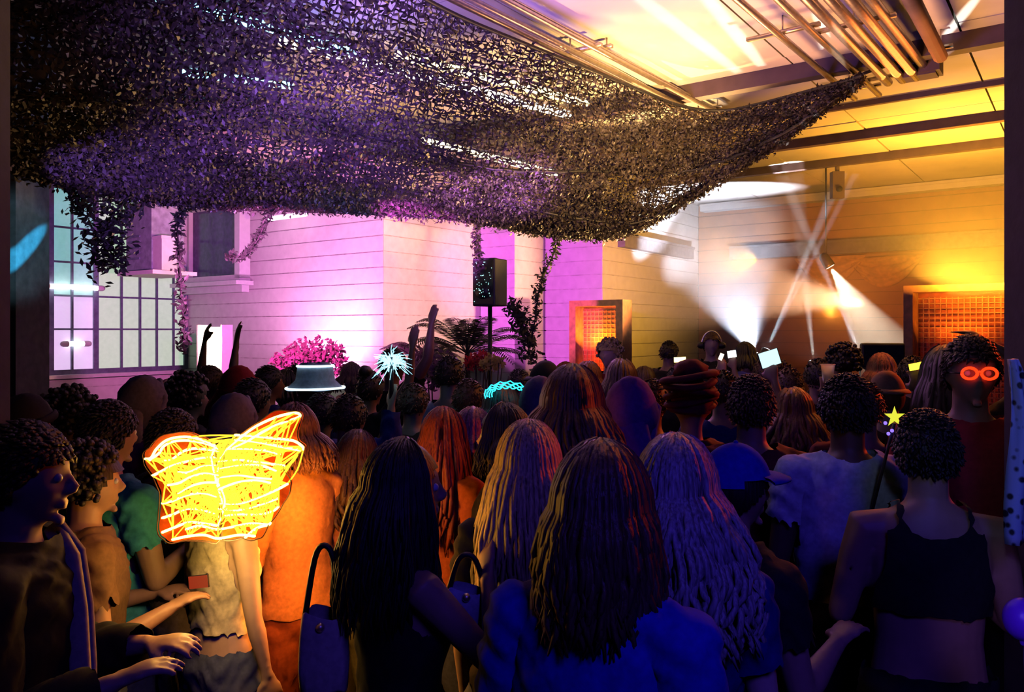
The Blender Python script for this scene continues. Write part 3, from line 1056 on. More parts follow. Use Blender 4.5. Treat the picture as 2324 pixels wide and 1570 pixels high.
POSES = {
    'down': (((.17, .02, -1), (.06, .22, -1)), ((.17, .02, -1), (.06, .22, -1))),
    'front': (((.22, .12, -1), (-.35, .9, .15)), ((.22, .12, -1), (-.30, .9, .3))),
    'raise': (((.17, .02, -1), (.06, .22, -1)), ((.45, .25, .85), (.05, .10, 1))),
    'both': (((.55, .2, .8), (-.05, .1, 1)), ((.45, .25, .85), (-.1, .15, 1))),
    'hold': (((.17, .02, -1), (.06, .22, -1)), ((.20, .5, -.6), (-.75, .30, .80))),
    'chest': (((.16, .22, -1), (-.12, .45, .9)), ((.17, .02, -1), (.06, .22, -1))),
    'phone': (((.16, .1, -1), (.05, .3, -1)), ((.45, .60, .12), (-.25, .25, .95))),
    'cup': (((.17, .02, -1), (.06, .22, -1)), ((.2, .2, -1), (-.1, .85, .5))),
    'out': (((.5, .35, -.75), (.1, .8, .2)), ((.22, .12, -1), (-.30, .9, .3))),
    'lean': (((.3, .5, -.8), (.1, 1, .1)), ((.3, .5, -.8), (-.25, 1, .2))),
    'hair': (((.17, .02, -1), (.06, .22, -1)), ((.6, .1, .6), (-.75, .1, .5))),
}


def hand(s, w, d, side, up, curl=0.5):
    """palm, four fingers of unequal length and a thumb, from the wrist w along d"""
    d = Vector(d).normalized()
    n = Vector(up)
    n = (n - d * n.dot(d)).normalized()             # back of the hand
    a = d.cross(n).normalized() * side              # towards the thumb
    s.limb([w - d * 0.02, w + d * 0.02, w + d * 0.055, w + d * 0.085], [(.024, .017), (.032, .016), (.041, .016), (.040, .013)], 10, a)
    for i, L in enumerate((0.072, 0.080, 0.074, 0.058)):
        o = a * (0.0335 - 0.0225 * i)
        b0 = w + d * (0.080 - 0.004 * abs(i - 1)) + o
        dd = (d + a * (0.10 - 0.07 * i)).normalized()
        pts, cur, an = [b0 - d * 0.02], b0, 0.0
        pts.append(cur)
        for k in range(3):
            an += curl * (0.55 if k == 0 else 0.75)
            st = dd * math.cos(an) - n * math.sin(an)
            cur = cur + st * (L * (0.45, 0.32, 0.23)[k])
            pts.append(cur)
        s.limb(pts, [.010, .010, .0095, .0088, .0075], 8)
    b = w + d * 0.025 + a * 0.026
    t1 = (d * 0.62 + a * 0.70 - n * 0.35).normalized()
    t2 = (d * 0.90 + a * 0.25 - n * 0.40).normalized()
    s.limb([b - t1 * 0.01, b + t1 * 0.035, b + t1 * 0.035 + t2 * 0.030, b + t1 * 0.035 + t2 * 0.052], [.015, .0125, .0110, .0085], 8)


def arm_dir(v, side):
    return Vector((v[0] * side, v[1], v[2])).normalized()


_bodies = {}


def body(gender, pose, yaw, pitch, roll, vox, keep):
    key = (gender, pose, round(yaw, 2), round(pitch, 2), round(roll, 2), vox)
    if key in _bodies:
        return _bodies[key]
    f = gender == 'f'
    sh = 0.163 if f else 0.185
    s = Soup()
    if f:
        T = [(.79, .13, .085, 0), (.84, .168, .108, -.005), (.91, .178, .118, -.012), (.98, .160, .104, -.005), (1.07, .128, .088, 0), (1.15, .130, .090, .004),
             (1.25, .148, .112, .014), (1.33, .152, .108, .010), (1.40, .150, .086, 0), (1.445, .115, .070, -.005), (1.475, .062, .056, 0)]
    else:
        T = [(.79, .13, .09, 0), (.84, .160, .105, 0), (.91, .170, .115, -.008), (.98, .162, .105, 0), (1.07, .152, .100, 0), (1.16, .160, .105, .004),
             (1.26, .176, .118, .008), (1.34, .182, .116, .004), (1.41, .176, .096, -.004), (1.455, .130, .076, -.006), (1.485, .070, .064, 0)]
    s.limb([(0, t[3], t[0]) for t in T], [(t[1], t[2]) for t in T], 24, (1, 0, 0))
    hm = head_matrix(yaw, pitch, roll)
    nr = .050 if f else .058
    s.limb([(0, -.005, 1.44), (0, 0.0, 1.50), hm @ Vector((0, -.018, -.06)), hm @ Vector((0, -.01, -.02))], [nr * 1.15, nr, nr * .98, nr], 14)
    R3 = hm.to_3x3()
    s.ball(hm.translation, 1.0, 28, 20, None, lambda q: R3 @ skull(q))
    L = lambda x, y, z: hm @ Vector((x, y, z))
    s.limb([L(0, .086, .020), L(0, .096, .0), L(0, .107, -.020), L(0, .100, -.030)], [.007, .009, .012, .010], 8)      # nose
    for sx in (-1, 1):
        s.ball(L(sx * .010, .096, -.028), .008, 8, 6)
        s.ball(L(sx * .077, -.006, -.004), (.009, .020, .031), 10, 8, R3)                                         # ears
    s.ball(L(0, .085, -.055), (.022, .009, .006), 10, 6, R3)
    s.ball(L(0, .083, -.066), (.019, .009, .007), 10, 6, R3)
    s.ball(L(0, .076, -.098), (.020, .014, .013), 10, 8, R3)                                                        # chin
    bones = [('torso', Vector((0, 0, .84)), Vector((0, 0, 1.42)), .15, .13), ('neck', Vector((0, 0, 1.50)), hm @ Vector((0, -.01, -.06)), nr, nr),
             ('head', hm @ Vector((0, 0, -.04)), hm @ Vector((0, 0, .05)), .09, .09)]
    J = {}
    ua, fa = (.29, .25)
    for side, (u_, w_) in zip((-1, 1), POSES[pose]):
        ud, fd = arm_dir(u_, side), arm_dir(w_, side)
        raise_ = max(0, ud.z) * 0.05
        S0 = Vector((side * sh, -.004, 1.405 + raise_))
        E = S0 + ud * ua
        W = E + fd * fa
        k = 0.86 if f else 1.0
        s.limb([Vector((side * sh * .55, 0, 1.41)), S0, S0 + ud * .10, E - ud * .03, E], [.055 * k, .060 * k, .052 * k, .042 * k, .039 * k], 12)
        s.limb([E - fd * .0, E + fd * .07, W - fd * .06, W], [.039 * k, .041 * k, .029 * k, (.026 * k, .024 * k)], 12)
        up = Vector((0, -1, 0.25)) if fd.z > .6 else (Vector((0, -.2, 1)) if abs(fd.z) < .6 else Vector((side * 1.0, -.2, 0)))
        th = 1 if fd.z > .6 else 1
        thumb = -1 if side > 0 else 1
        if fd.z < -.6:
            thumb = 1 if side > 0 else -1
        hand(s, W, fd + Vector((0, 0.05, 0)), thumb, up, 0.45 if fd.z < .6 else 0.25)
        tg = 'R' if side > 0 else 'L'
        bones += [('uarm' + tg, S0, E, .055 * k, .04 * k), ('farm' + tg, E, W, .04 * k, .026 * k), ('hand' + tg, W, W + fd * .17, .03, .03)]
        J['W' + tg], J['fd' + tg], J['E' + tg] = W, fd, E
    hx = .092
    for side in (-1, 1):
        K, A = Vector((side * (hx + .012), .012, .47)), Vector((side * (hx + .02), -.012, .085))
        tk = 1.04 if f else 1.0
        s.limb([(side * hx * .9, 0, .90), (side * hx, .002, .80), (side * (hx + .006), .010, .64), K], [.088 * tk, .090 * tk, .073 * tk, .056], 14)
        s.limb([K, (side * (hx + .014), -.014, .34), (side * (hx + .018), -.010, .18), A], [.056, .056, .041, .036], 12)
        s.limb([A + Vector((0, -.035, -.045)), A + Vector((0, .03, -.04)), A + Vector((side * .01, .11, -.055)), A + Vector((side * .012, .165, -.062))],
               [(.034, .036), (.040, .042), (.044, .028), (.036, .020)], 10, (1, 0, 0))
        tg = 'R' if side > 0 else 'L'
        bones += [('thigh' + tg, Vector((side * hx, 0, .84)), K, .085, .056), ('shin' + tg, K, A, .056, .037), ('foot' + tg, A + Vector((0, -.02, -.04)), A + Vector((0, .15, -.055)), .045, .035)]
    tmp = bpy.data.objects.new('tmp', s.mesh('tmp', None))
    COL.objects.link(tmp)
    md = tmp.modifiers.new('r', 'REMESH')
    md.mode = 'VOXEL'
    md.voxel_size = vox
    sm = tmp.modifiers.new('s', 'SMOOTH')
    sm.factor = 0.5
    sm.iterations = 3
    de = tmp.modifiers.new('d', 'DECIMATE')
    de.ratio = keep
    dg = bpy.context.evaluated_depsgraph_get()
    me = bpy.data.meshes.new_from_object(tmp.evaluated_get(dg))
    bpy.data.objects.remove(tmp)
    me.name = 'body'
    me.shade_smooth()
    n = len(me.vertices)
    cov = np.empty(n * 3)
    me.vertices.foreach_get('co', cov)
    cov = cov.reshape(-1, 3)
    nor = np.empty(n * 3)
    me.vertices.foreach_get('normal', nor)
    nor = nor.reshape(-1, 3)
    tris = []
    for p in me.polygons:
        q = tuple(p.vertices)
        tris.append(q)
    best = np.full(n, 9.0)
    lab = np.zeros(n, int)
    par = np.zeros(n)
    for bi, (nm, a, b, r0, r1) in enumerate(bones):
        a, b = np.array(a), np.array(b)
        ab = b - a
        t = np.clip(((cov - a) @ ab) / (ab @ ab), 0, 1)
        d = np.linalg.norm(cov - (a + t[:, None] * ab), axis=1) - (r0 + (r1 - r0) * t)
        k = d < best
        best[k], lab[k], par[k] = d[k], bi, t[k]
    B = dict(me=me, co=cov, no=nor, tris=tris, lab=lab, par=par, names=[b[0] for b in bones], hm=hm, J=J, f=f, key=key, cache={})
    _bodies[key] = B
    return B


def garment(B, name, masks, off, mat, fold=0.004, smooth_it=4):
    """cloth over the part of the body picked by the mask: pushed out, relaxed and folded"""
    ck = (name, off, fold)
    if ck in B['cache']:
        return B['cache'][ck]
    m = masks(B)
    idx = [t for t in B['tris'] if all(m[i] for i in t)]
    if not idx:
        return None
    used = sorted({i for t in idx for i in t})
    mp = {o: k for k, o in enumerate(used)}
    used = np.array(used)
    p = B['co'][used] + B['no'][used] * off
    edges = set()
    for t in idx:
        for a in range(len(t)):
            i, j = mp[t[a]], mp[t[(a + 1) % len(t)]]
            edges.add((min(i, j), max(i, j)))
    e = np.array(list(edges))
    for _ in range(smooth_it):
        acc = np.zeros_like(p)
        cnt = np.zeros(len(p))
        np.add.at(acc, e[:, 0], p[e[:, 1]])
        np.add.at(acc, e[:, 1], p[e[:, 0]])
        np.add.at(cnt, e[:, 0], 1)
        np.add.at(cnt, e[:, 1], 1)
        p = p * 0.5 + 0.5 * acc / np.maximum(cnt, 1)[:, None]
    p = p + B['no'][used] * (off * 0.35)
    x, y, z = p.T
    fo = np.sin(x * 38 + 9 * np.sin(z * 9) + y * 20) * np.sin(z * 31 + x * 17 + 2 * np.sin(y * 30)) + 0.6 * np.sin(z * 70 + 6 * np.sin(x * 22 + y * 15))
    p = p + B['no'][used] * (fold * fo)[:, None]
    me = bpy.data.meshes.new(name)
    me.from_pydata([tuple(q) for q in p], [], [tuple(mp[i] for i in t) for t in idx])
    me.materials.append(mat)
    me.shade_smooth()
    me.update()
    B['cache'][ck] = me
    return me


def is_(B, *nm):
    ids = [i for i, n in enumerate(B['names']) if n in nm]
    return np.isin(B['lab'], ids)


def m_top(kind):
    def fn(B):
        z = B['co'][:, 2]
        x = np.abs(B['co'][:, 0])
        t = is_(B, 'torso') | is_(B, 'thighL', 'thighR') | is_(B, 'neck')
        ua = is_(B, 'uarmL', 'uarmR')
        fa = is_(B, 'farmL', 'farmR')
        if kind == 'tee':
            return (t & (z > .90) & (z < 1.485)) | (ua & (B['par'] < .62))
        if kind == 'long':
            return (t & (z > .88) & (z < 1.50)) | ua | (fa & (B['par'] < .95))
        if kind == 'tank':
            return (t & (z > .93) & (z < 1.44)) | (t & (z > .93) & (z < 1.49) & (x > .07) & (x < .12))
        if kind == 'short tank':
            return (t & (z > 1.02) & (z < 1.44)) | (t & (z > 1.02) & (z < 1.49) & (x > .07) & (x < .12))
        if kind == 'crop':
            return (t & (z > 1.14) & (z < 1.42)) | (t & (z > 1.1) & (z < 1.49) & (x > .07) & (x < .11))
        return t
    return fn


def m_legs(kind):
    def fn(B):
        z = B['co'][:, 2]
        t = is_(B, 'torso') | is_(B, 'thighL', 'thighR') | is_(B, 'shinL', 'shinR')
        return t & (z < 1.00) & (z > (.10 if kind == 'trousers' else .52))
    return fn


def m_shoes(B):
    return is_(B, 'footL', 'footR') & (B['co'][:, 2] < .12)


# head pieces are built in head space
def in_head(B, s):
    hm = B['hm']
    s.v = [tuple(hm @ Vector(q)) for q in s.v]
    return s


def cap_hair(thick=1.10, front=0.035, back=-0.055, lump=0.006, nu=28, nv=20):
    s = Soup()
    v, f, ok = [], [], []
    for i in range(nv + 1):
        ph = PI * i / nv
        for j in range(nu):
            th = 2 * PI * j / nu
            q = Vector((math.sin(ph) * math.cos(th), math.sin(ph) * math.sin(th), math.cos(ph)))
            p = skull(q) * thick
            p += q * (0.006 + lump * mnoise.noise(q * 5 + Vector((thick * 9, 0, 0))))
            v.append(p)
            lim = back + (front - back) * max(0.0, min(1.0, (q.y + 0.35) / 1.0))
            ok.append(p.z > lim)
    for i in range(nv):
        for j in range(nu):
            t = (i * nu + j, (i + 1) * nu + j, (i + 1) * nu + (j + 1) % nu, i * nu + (j + 1) % nu)
            if sum(ok[k] for k in t) >= 3:
                f.append(t)
    return s.add(v, f)


def long_hair(length, nl, wave=0.012, r=0.011, spread=1.0, seg=9, sides=5, seed=1):
    rg = random.Random(seed)
    s = cap_hair(1.03, 0.045, -0.06, 0.002)
    for k in range(nl):
        az = -PI / 2 + rg.uniform(-1, 1) * 2.15                 # around the back and the sides
        top = rg.uniform(0.0, 0.5)
        ph0 = rg.uniform(0.02, 0.75)
        kk = rg.uniform(1.05, 1.17)
        pts = []
        h0 = rg.uniform(0, 6.28)
        Lk = length * rg.uniform(0.72, 1.05)
        for i in range(5):
            ph = ph0 + (1.50 - ph0) * i / 4
            q = Vector((math.sin(ph) * math.cos(az), math.sin(ph) * math.sin(az), math.cos(ph)))
            p = skull(q) * kk + q * .006
            pts.append(p)
        e = pts[-1]
        out = Vector((math.cos(az), math.sin(az), 0))
        for i in range(1, seg + 1):
            t = i / seg
            flare = (0.012 + 0.055 * math.sin(t * 1.9) * spread) * (1 if math.sin(az) < 0 else .5)
            p = e + out * flare + Vector((wave * math.sin(h0 + t * 9) * t, wave * math.cos(h0 * 1.7 + t * 8) * t, -Lk * t))
            pts.append(p)
        n = len(pts)
        rad = [r * (0.6 + 0.6 * math.sin(PI * (0.15 + 0.75 * i / (n - 1)))) * (1.0 if i < n - 1 else .25) for i in range(n)]
        s.tube(pts, [(q_ * 1.5, q_ * .8) for q_ in rad], sides)
    return s


def tufts(n, ln, seed, front=0.045, back=-0.06, base=None, r=1.0):
    """short cropped hair: a cap and many short tapered tufts combed back"""
    rg = random.Random(seed)
    s = base or cap_hair(1.06, front, back, 0.004)
    for _ in range(n):
        d = Vector((rg.gauss(0, 1), rg.gauss(0, 1), rg.gauss(.25, 1))).normalized()
        p = skull(d) * 1.06 + d * .005
        lim = back + (front - back) * max(0.0, min(1.0, (d.y + 0.35) / 1.0))
        if p.z < lim + .004:
            continue
        c = Vector((rg.gauss(0, .35), -0.6, -0.55 if d.z < .6 else -.05)) + d * .35
        c = (c - d * min(0, c.dot(d))).normalized()
        L = ln * rg.uniform(.6, 1.2)
        s.tube([p, p + (d * .25 + c * .7) * L * .5, p + (d * .06 + c * .85) * L], [.0065 * r, .0055 * r, .0012], 4 if r > .9 else 3)
    return s


def lump_hair(r, z=0.02, y=-0.02, lump=0.02, n=3.0):
    s = Soup()
    s.ball((0, y, z), 1.0, 30, 20, None, lambda q: q * (r + lump * mnoise.noise(q * n) + lump * .6 * mnoise.noise(q * n * 3)))
    v, f = s.v, s.f
    keep = []
    for t in f:
        c = sum((Vector(v[i]) for i in t), Vector()) / 4
        if c.y > 0.055 and c.z < 0.05:
            continue
        if c.z < -0.10:
            continue
        keep.append(t)
    s.f = keep
    return s


def curls(r, n, cr, z=0.03, y=-0.02, seed=2):
    """a head of small curl tufts"""
    rg = random.Random(seed)
    s = cap_hair(1.12, 0.04, -0.06)
    for _ in range(n):
        d = Vector((rg.gauss(0, 1), rg.gauss(0, 1), rg.gauss(0.3, 1))).normalized()
        if (d.y > .45 and d.z < .45) or d.z < -.6:
            continue
        s.ball(Vector((0, y, z)) + d * r * rg.uniform(.70, 1.0), cr * rg.uniform(.6, 1.2), 5, 4)
    return s


def bun_hair():
    s = cap_hair(1.09, 0.045, -0.075)
    s.ball((0, -.06, .135), (.048, .048, .042), 14, 10, None, lambda q: q * (1 + .1 * mnoise.noise(q * 60)))
    return s


def cap_hat(brim_back=False):
    s = Soup()
    v = cap_hair(1.16, 0.045, 0.02, 0.0)
    s.add(v.v, v.f)
    sg = -1 if brim_back else 1
    n = 12
    vs, fs = [], []
    for k, rr in enumerate((0.9, 1.0, 1.35, 1.62, 1.62, 1.30, 0.9)):
        zz = (0.050, 0.052, 0.048, 0.036, 0.030, 0.040, 0.042)[k]
        for i in range(n + 1):
            a = PI * (0.12 + 0.76 * i / n)
            vs.append((math.cos(a) * 0.088 * (1 + (rr - 1) * .45), sg * math.sin(a) * 0.108 * rr, zz))
    for k in range(6):
        for i in range(n):
            fs.append((k * (n + 1) + i, k * (n + 1) + i + 1, (k + 1) * (n + 1) + i + 1, (k + 1) * (n + 1) + i))
    s.add(vs, fs)
    s.ball((0, 0, .142), .008, 8, 6)
    return s


def beanie():
    s = cap_hair(1.18, 0.045, -0.02, 0.005)
    pts = []
    for i in range(29):
        a = 2 * PI * i / 28
        k = 0.5 + 0.5 * math.sin(a)
        pts.append((math.cos(a) * .093, math.sin(a) * .118 - .002, -0.012 + 0.062 * k))
    s.tube(pts, [(.012, .020)] * 29, 8)
    return s


def bucket_hat():
    s = Soup()
    prof = [(0.02, .145), (.070, .142), (.086, .125), (.095, .055), (.098, .045), (.140, .0), (.144, -.004), (.140, -.006), (.094, .038)]
    n = 28
    v, f = [], []
    for (r, z) in prof:
        for i in range(n):
            a = 2 * PI * i / n
            v.append((math.cos(a) * r, math.sin(a) * r * 1.2, z + .004 * math.sin(a * 5)))
    for k in range(len(prof) - 1):
        for i in range(n):
            f.append((k * n + i, k * n + (i + 1) % n, (k + 1) * n + (i + 1) % n, (k + 1) * n + i))
    f.append(tuple(range(n)))
    return s.add(v, f)


def hood():
    s = cap_hair(1.24, 0.02, -0.13, 0.008)
    s.limb([(0, -.07, -.02), (0, -.085, -.10), (0, -.09, -.16)], [(.09, .05), (.115, .05), (.13, .045)], 16, (1, 0, 0))
    s.limb([(-.12, -.02, -.15), (-.075, .0, -.09), (-.08, .06, .03), (0, .085, .115), (.08, .06, .03), (.075, .0, -.09), (.12, -.02, -.15)], [.02] * 7, 8)
    return s


def headwrap():
    s = cap_hair(1.17, 0.045, -0.03, 0.01)
    for k in range(7):
        pts = []
        for i in range(25):
            a = 2 * PI * i / 24
            rr = 1.0 + .10 * math.sin(a * 2 + k) + 0.04 * k
            pts.append((math.cos(a) * .092 * rr, math.sin(a) * .112 * rr - .015 * k, .012 + .022 * k + .02 * math.sin(a + k * 1.3)))
        s.tube(pts, [(.020, .015)] * 25, 7)
    s.ball((0, -.05, .17), (.075, .085, .05), 16, 10, None, lambda q: q * (1 + .25 * mnoise.noise(q * 30)))
    return s


SKIN = {'dark': (0.14, 0.07, 0.045), 'mid': (0.38, 0.21, 0.14), 'light': (0.58, 0.37, 0.28)}
HAIRC = {'black': (0.012, 0.010, 0.010), 'brown': (0.085, 0.045, 0.025), 'blond': (0.50, 0.36, 0.17), 'red': (0.28, 0.055, 0.02), 'auburn': (0.16, 0.06, 0.03),
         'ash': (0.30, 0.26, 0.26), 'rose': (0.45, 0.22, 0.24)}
CLOTH = {'black': (0.012, 0.012, 0.014), 'white': (0.72, 0.70, 0.72), 'navy': (0.015, 0.018, 0.16), 'blue': (0.02, 0.03, 0.42), 'grey': (0.22, 0.22, 0.25), 'red': (0.42, 0.03, 0.03),
         'maroon': (0.14, 0.02, 0.025), 'orange': (0.70, 0.28, 0.08), 'olive': (0.20, 0.20, 0.06), 'teal': (0.05, 0.30, 0.32), 'brown': (0.14, 0.075, 0.04), 'rust': (0.50, 0.12, 0.03),
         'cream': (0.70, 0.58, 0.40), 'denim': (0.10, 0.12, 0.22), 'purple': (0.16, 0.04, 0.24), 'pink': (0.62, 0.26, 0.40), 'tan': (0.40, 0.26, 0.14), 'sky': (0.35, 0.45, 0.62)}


def mskin(k):
    return M('skin_' + k, SKIN[k], 0.5, var=0.06, scale=30, bump=0.03)


def mhair(k):
    m = M('hair_' + k, HAIRC[k], 0.5, var=0.55, scale=55, bump=0.25, spec=0.4)
    nt = m.node_tree
    if not any(n.type == 'MAPPING' for n in nt.nodes):      # strands: stretch the grain downwards
        mp = nt.nodes.new('ShaderNodeMapping')
        mp.inputs['Scale'].default_value = (3, 3, 0.12)
        nz = next(n for n in nt.nodes if n.type == 'TEX_NOISE')
        src = nz.inputs['Vector'].links[0].from_socket
        nt.links.new(src, mp.inputs['Vector'])
        nt.links.new(mp.outputs[0], nz.inputs['Vector'])
    return m


def mcloth(k):
    return M('cloth_' + k, CLOTH[k], 0.8, var=0.16, scale=60, bump=0.05, spec=0.2)


HAIRMESH = {}


def hair_mesh(B, style, near, seed):
    k = (B['key'], style, near, seed if near else 0)
    if k in HAIRMESH:
        return HAIRMESH[k]
    if style == 'short':
        s = tufts(1700, .024, seed) if near else tufts(520, .026, 4, base=cap_hair(1.08, .05, -.055, .01), r=.8)
    elif style == 'long':
        s = long_hair(0.36, 480 if near else 90, .012, .0052 if near else .009, seed=seed, seg=8 if near else 5, sides=4)
    elif style == 'verylong':
        s = long_hair(0.50, 560 if near else 110, 0.016, .0052 if near else .009, seed=seed, seg=9 if near else 6, sides=4)
    elif style == 'wavy':
        s = long_hair(0.34, 480 if near else 100, 0.030, .0056 if near else .010, 1.6, seed=seed, sides=4)
    elif style == 'bob':
        s = long_hair(0.15, 380 if near else 80, 0.010, .0055 if near else .010, 1.2, seed=seed, seg=5, sides=4)
    elif style == 'shoulder':
        s = long_hair(0.24, 480, .012, .0052, .35, seed=seed, seg=6, sides=4)
    elif style == 'bun':
        s = tufts(900 if near else 200, .04, seed, base=bun_hair())
    elif style == 'afro':
        s = curls(0.160, 1100 if near else 420, 0.019, seed=seed)
    elif style == 'curly':
        s = curls(0.128, 1000 if near else 360, 0.014, seed=seed)
    elif style == 'big':
        s = lump_hair(0.165, 0.03, -0.03, 0.035)
    elif style == 'cap':
        s = cap_hat()
    elif style == 'capback':
        s = cap_hat(True)
    elif style == 'beanie':
        s = beanie()
    elif style == 'bucket':
        s = bucket_hat()
    elif style == 'hood':
        s = hood()
    elif style == 'wrap':
        s = headwrap()
    else:
        return None
    me = in_head(B, s).mesh(style, mhair('black'))
    HAIRMESH[k] = me
    return me


HATN = {'cap': 'baseball_cap', 'capback': 'baseball_cap', 'beanie': 'beanie', 'bucket': 'bucket_hat', 'hood': 'hood', 'wrap': 'headwrap'}
TOPH = {'short': .022, 'long': .02, 'verylong': .02, 'wavy': .022, 'bob': .02, 'bun': .06, 'afro': .085, 'curly': .06, 'big': .085, 'cap': .03, 'capback': .03, 'beanie': .035,
        'bucket': .03, 'hood': .04, 'wrap': .10, 'bald': 0.0}
PEOPLE = []


def person(px, top, d, label, g='m', pose='down', hair='short', hc='black', hat='black', shirt='tee', sc='black', legs='trousers', lc='denim', skin='mid',
           face=None, yaw=0.0, pitch=0.0, roll=0.0, group=None, h=None, x=None):
    """px, top: pixel of the top of the head; d: depth in metres; face: heading, radians from looking into the room"""
    near = d < 3.4
    vox, keep = (0.0075, 0.34) if d < 3.0 else ((0.0105, 0.28) if near else (0.015, 0.34))
    if face is None:
        face = -math.atan2(P(1740, 0, 10).x - P(px, 0, d).x, 10.5 - d) + rng.uniform(-.15, .15)
    if not near:                                  # far figures share a few bodies
        yaw, pitch, roll = round(yaw * 2) / 2, 0.0, 0.0
    B = body(g, pose, yaw, pitch, roll, vox, keep)
    tz = H - (top - HY) * d / F
    htop = (B['hm'] @ Vector((0, 0, .118))).z + TOPH.get(hair, .02)
    sc_ = tz / htop
    t = thing('person', label, 'person', (P(px, 0, d).x, d, 0), group, face)
    hx = B['hm'].translation
    off = Matrix.Rotation(face, 3, 'Z') @ Vector((hx.x, hx.y, 0)) * sc_
    t.location.x -= off.x
    t.location.y -= off.y
    t.scale = (sc_, sc_, sc_)
    if not B['me'].materials:
        B['me'].materials.append(mskin('mid'))
    link('body', B['me'], t, mskin(skin))
    if near and g:
        for sx in (-1, 1):
            q = B['hm'] @ Vector((sx * .031, .076, .008))
            e = Soup().ball(q, .0115, 12, 8).obj('eye', M('eye_white', (0.7, 0.68, 0.66), 0.2, var=0.02, bump=0), t)
    st = 0.012 if shirt in ('tank', 'crop', 'short tank') else (0.024 if shirt == 'long' else 0.018)
    if shirt:
        gm = garment(B, 'shirt_' + shirt, m_top(shirt), st, mcloth('black'), 0.003 if shirt in ('tank', 'crop') else 0.006)
        link({'long': 'jacket', 'tank': 'tank_top', 'short tank': 'tank_top', 'crop': 'crop_top'}.get(shirt, 'shirt'), gm, t, mcloth(sc))
    if legs:
        gm = garment(B, legs, m_legs(legs), 0.020, mcloth('black'), 0.007)
        link(legs, gm, t, mcloth(lc))
    gm = garment(B, 'shoes', m_shoes, 0.008, mcloth('black'), 0.0, 1)
    if gm:
        link('shoes', gm, t, mcloth('black'))
    if hair in HATN:
        if hair in ('cap', 'capback', 'bucket', 'beanie'):
            k = (B['key'], 'under')
            if k not in HAIRMESH:
                HAIRMESH[k] = in_head(B, cap_hair(1.07, 0.03, -0.065, 0.006)).mesh('hair', mhair('black'))
            link('hair', HAIRMESH[k], t, mhair(hc))
        link(HATN[hair], hair_mesh(B, hair, near, int(px)), t, mcloth(hat))
    elif hair != 'bald':
        link('hair', hair_mesh(B, hair, near, int(px)), t, mhair(hc))
    PEOPLE.append((t, B, sc_))
    return t, B


def at(pb, q):
    """point of a person's own frame, in the room"""
    t, B = pb
    return Matrix.Translation(t.location) @ Matrix.Rotation(t.rotation_euler.z, 4, 'Z') @ Matrix.Scale(t.scale.x, 4) @ Vector(q)


def wrist(pb, sd='R', along=0.09):
    t, B = pb
    return at(pb, B['J']['W' + sd] + B['J']['fd' + sd] * along)


# --- the foreground, nearest first
R90 = PI / 2
A = person
pm1 = A(60, 952, 1.9, 'man in black with a pale scarf, in profile at the left edge', 'm', 'front', 'short', 'black', shirt='long', sc='black', lc='black', skin='light', face=-1.35, pitch=-.05)
pm2 = A(205, 985, 2.6, 'dim man in a brown shirt behind the man at the left edge', 'm', 'front', 'curly', 'black', shirt='tee', sc='brown', skin='mid', face=-1.0)
pw = A(512, 985, 2.9, 'person wearing the glowing butterfly wings, cream top and jeans', 'f', 'down', 'bun', 'brown', shirt='short tank', sc='cream', lc='denim', skin='light')
po = A(668, 915, 3.3, 'woman in orange lit top and trousers right of the glowing wings', 'f', 'front', 'bob', 'auburn', shirt='long', sc='orange', lc='rust', skin='light', face=.9)
pd = A(920, 995, 2.1, 'dark haired woman in a strappy top turned to the right in the foreground', 'f', 'hold', 'long', 'black', shirt='tank', sc='black', lc='black', skin='mid', face=-1.0, yaw=-.35)
pol = A(815, 975, 3.55, 'person in a long olive jacket between the orange clad woman and the dark haired one', 'f', 'down', 'wavy', 'brown', shirt='long', sc='olive', lc='olive', skin='mid')
pb_ = A(1200, 955, 2.35, 'woman with long blond hair in the middle foreground', 'f', 'down', 'verylong', 'blond', shirt='tee', sc='black', skin='light', yaw=.2)
pc = A(1365, 1000, 1.58, 'long brown haired woman in a deep blue shirt at the bottom centre', 'f', 'down', 'shoulder', 'brown', shirt='long', sc='blue', lc='navy', skin='light')
px_ = A(1535, 985, 1.9, 'woman with wavy ash blond hair beside the deep blue shirt', 'f', 'down', 'wavy', 'ash', shirt='tee', sc='navy', skin='light', yaw=-.2)
pcap = A(1670, 1000, 2.25, 'man in a blue baseball cap right of the wavy haired woman', 'm', 'front', 'cap', 'black', 'blue', shirt='tee', sc='black', skin='mid', face=-1.1, yaw=-.2)
pbl = A(2102, 925, 2.45, 'person in a black crop top with bare back in front of the right pillar', 'm', 'front', 'short', 'black', shirt='crop', sc='black', lc='black', skin='mid')
prd = A(2205, 758, 3.1, 'person in a red top facing the camera beside the right pillar', 'm', 'chest', 'short', 'black', shirt='tee', sc='red', lc='black', skin='mid', face=2.85)
pdk = A(2150, 785, 3.6, 'tall dark haired woman with long black hair left of the person in red', 'f', 'hair', 'verylong', 'black', shirt='tee', sc='black', skin='mid')
pwh = A(1920, 845, 2.95, 'broad man in a pale shirt in front of the stage, seen from behind', 'm', 'down', 'short', 'black', shirt='tee', sc='white', lc='black', skin='dark')
pbw = A(1300, 828, 2.7, 'tall woman with thick wavy brown hair behind the blond woman', 'f', 'down', 'wavy', 'brown', shirt='long', sc='brown', skin='light')
ppu = A(1432, 850, 3.05, 'person in a purple hood behind the deep blue shirt', 'm', 'down', 'hood', 'black', 'purple', shirt='long', sc='purple', skin='mid')
pmu = A(1570, 815, 3.65, 'person in a bulky maroon headwrap left of the big brown head', 'f', 'down', 'wrap', 'black', 'maroon', shirt='long', sc='maroon', skin='mid')
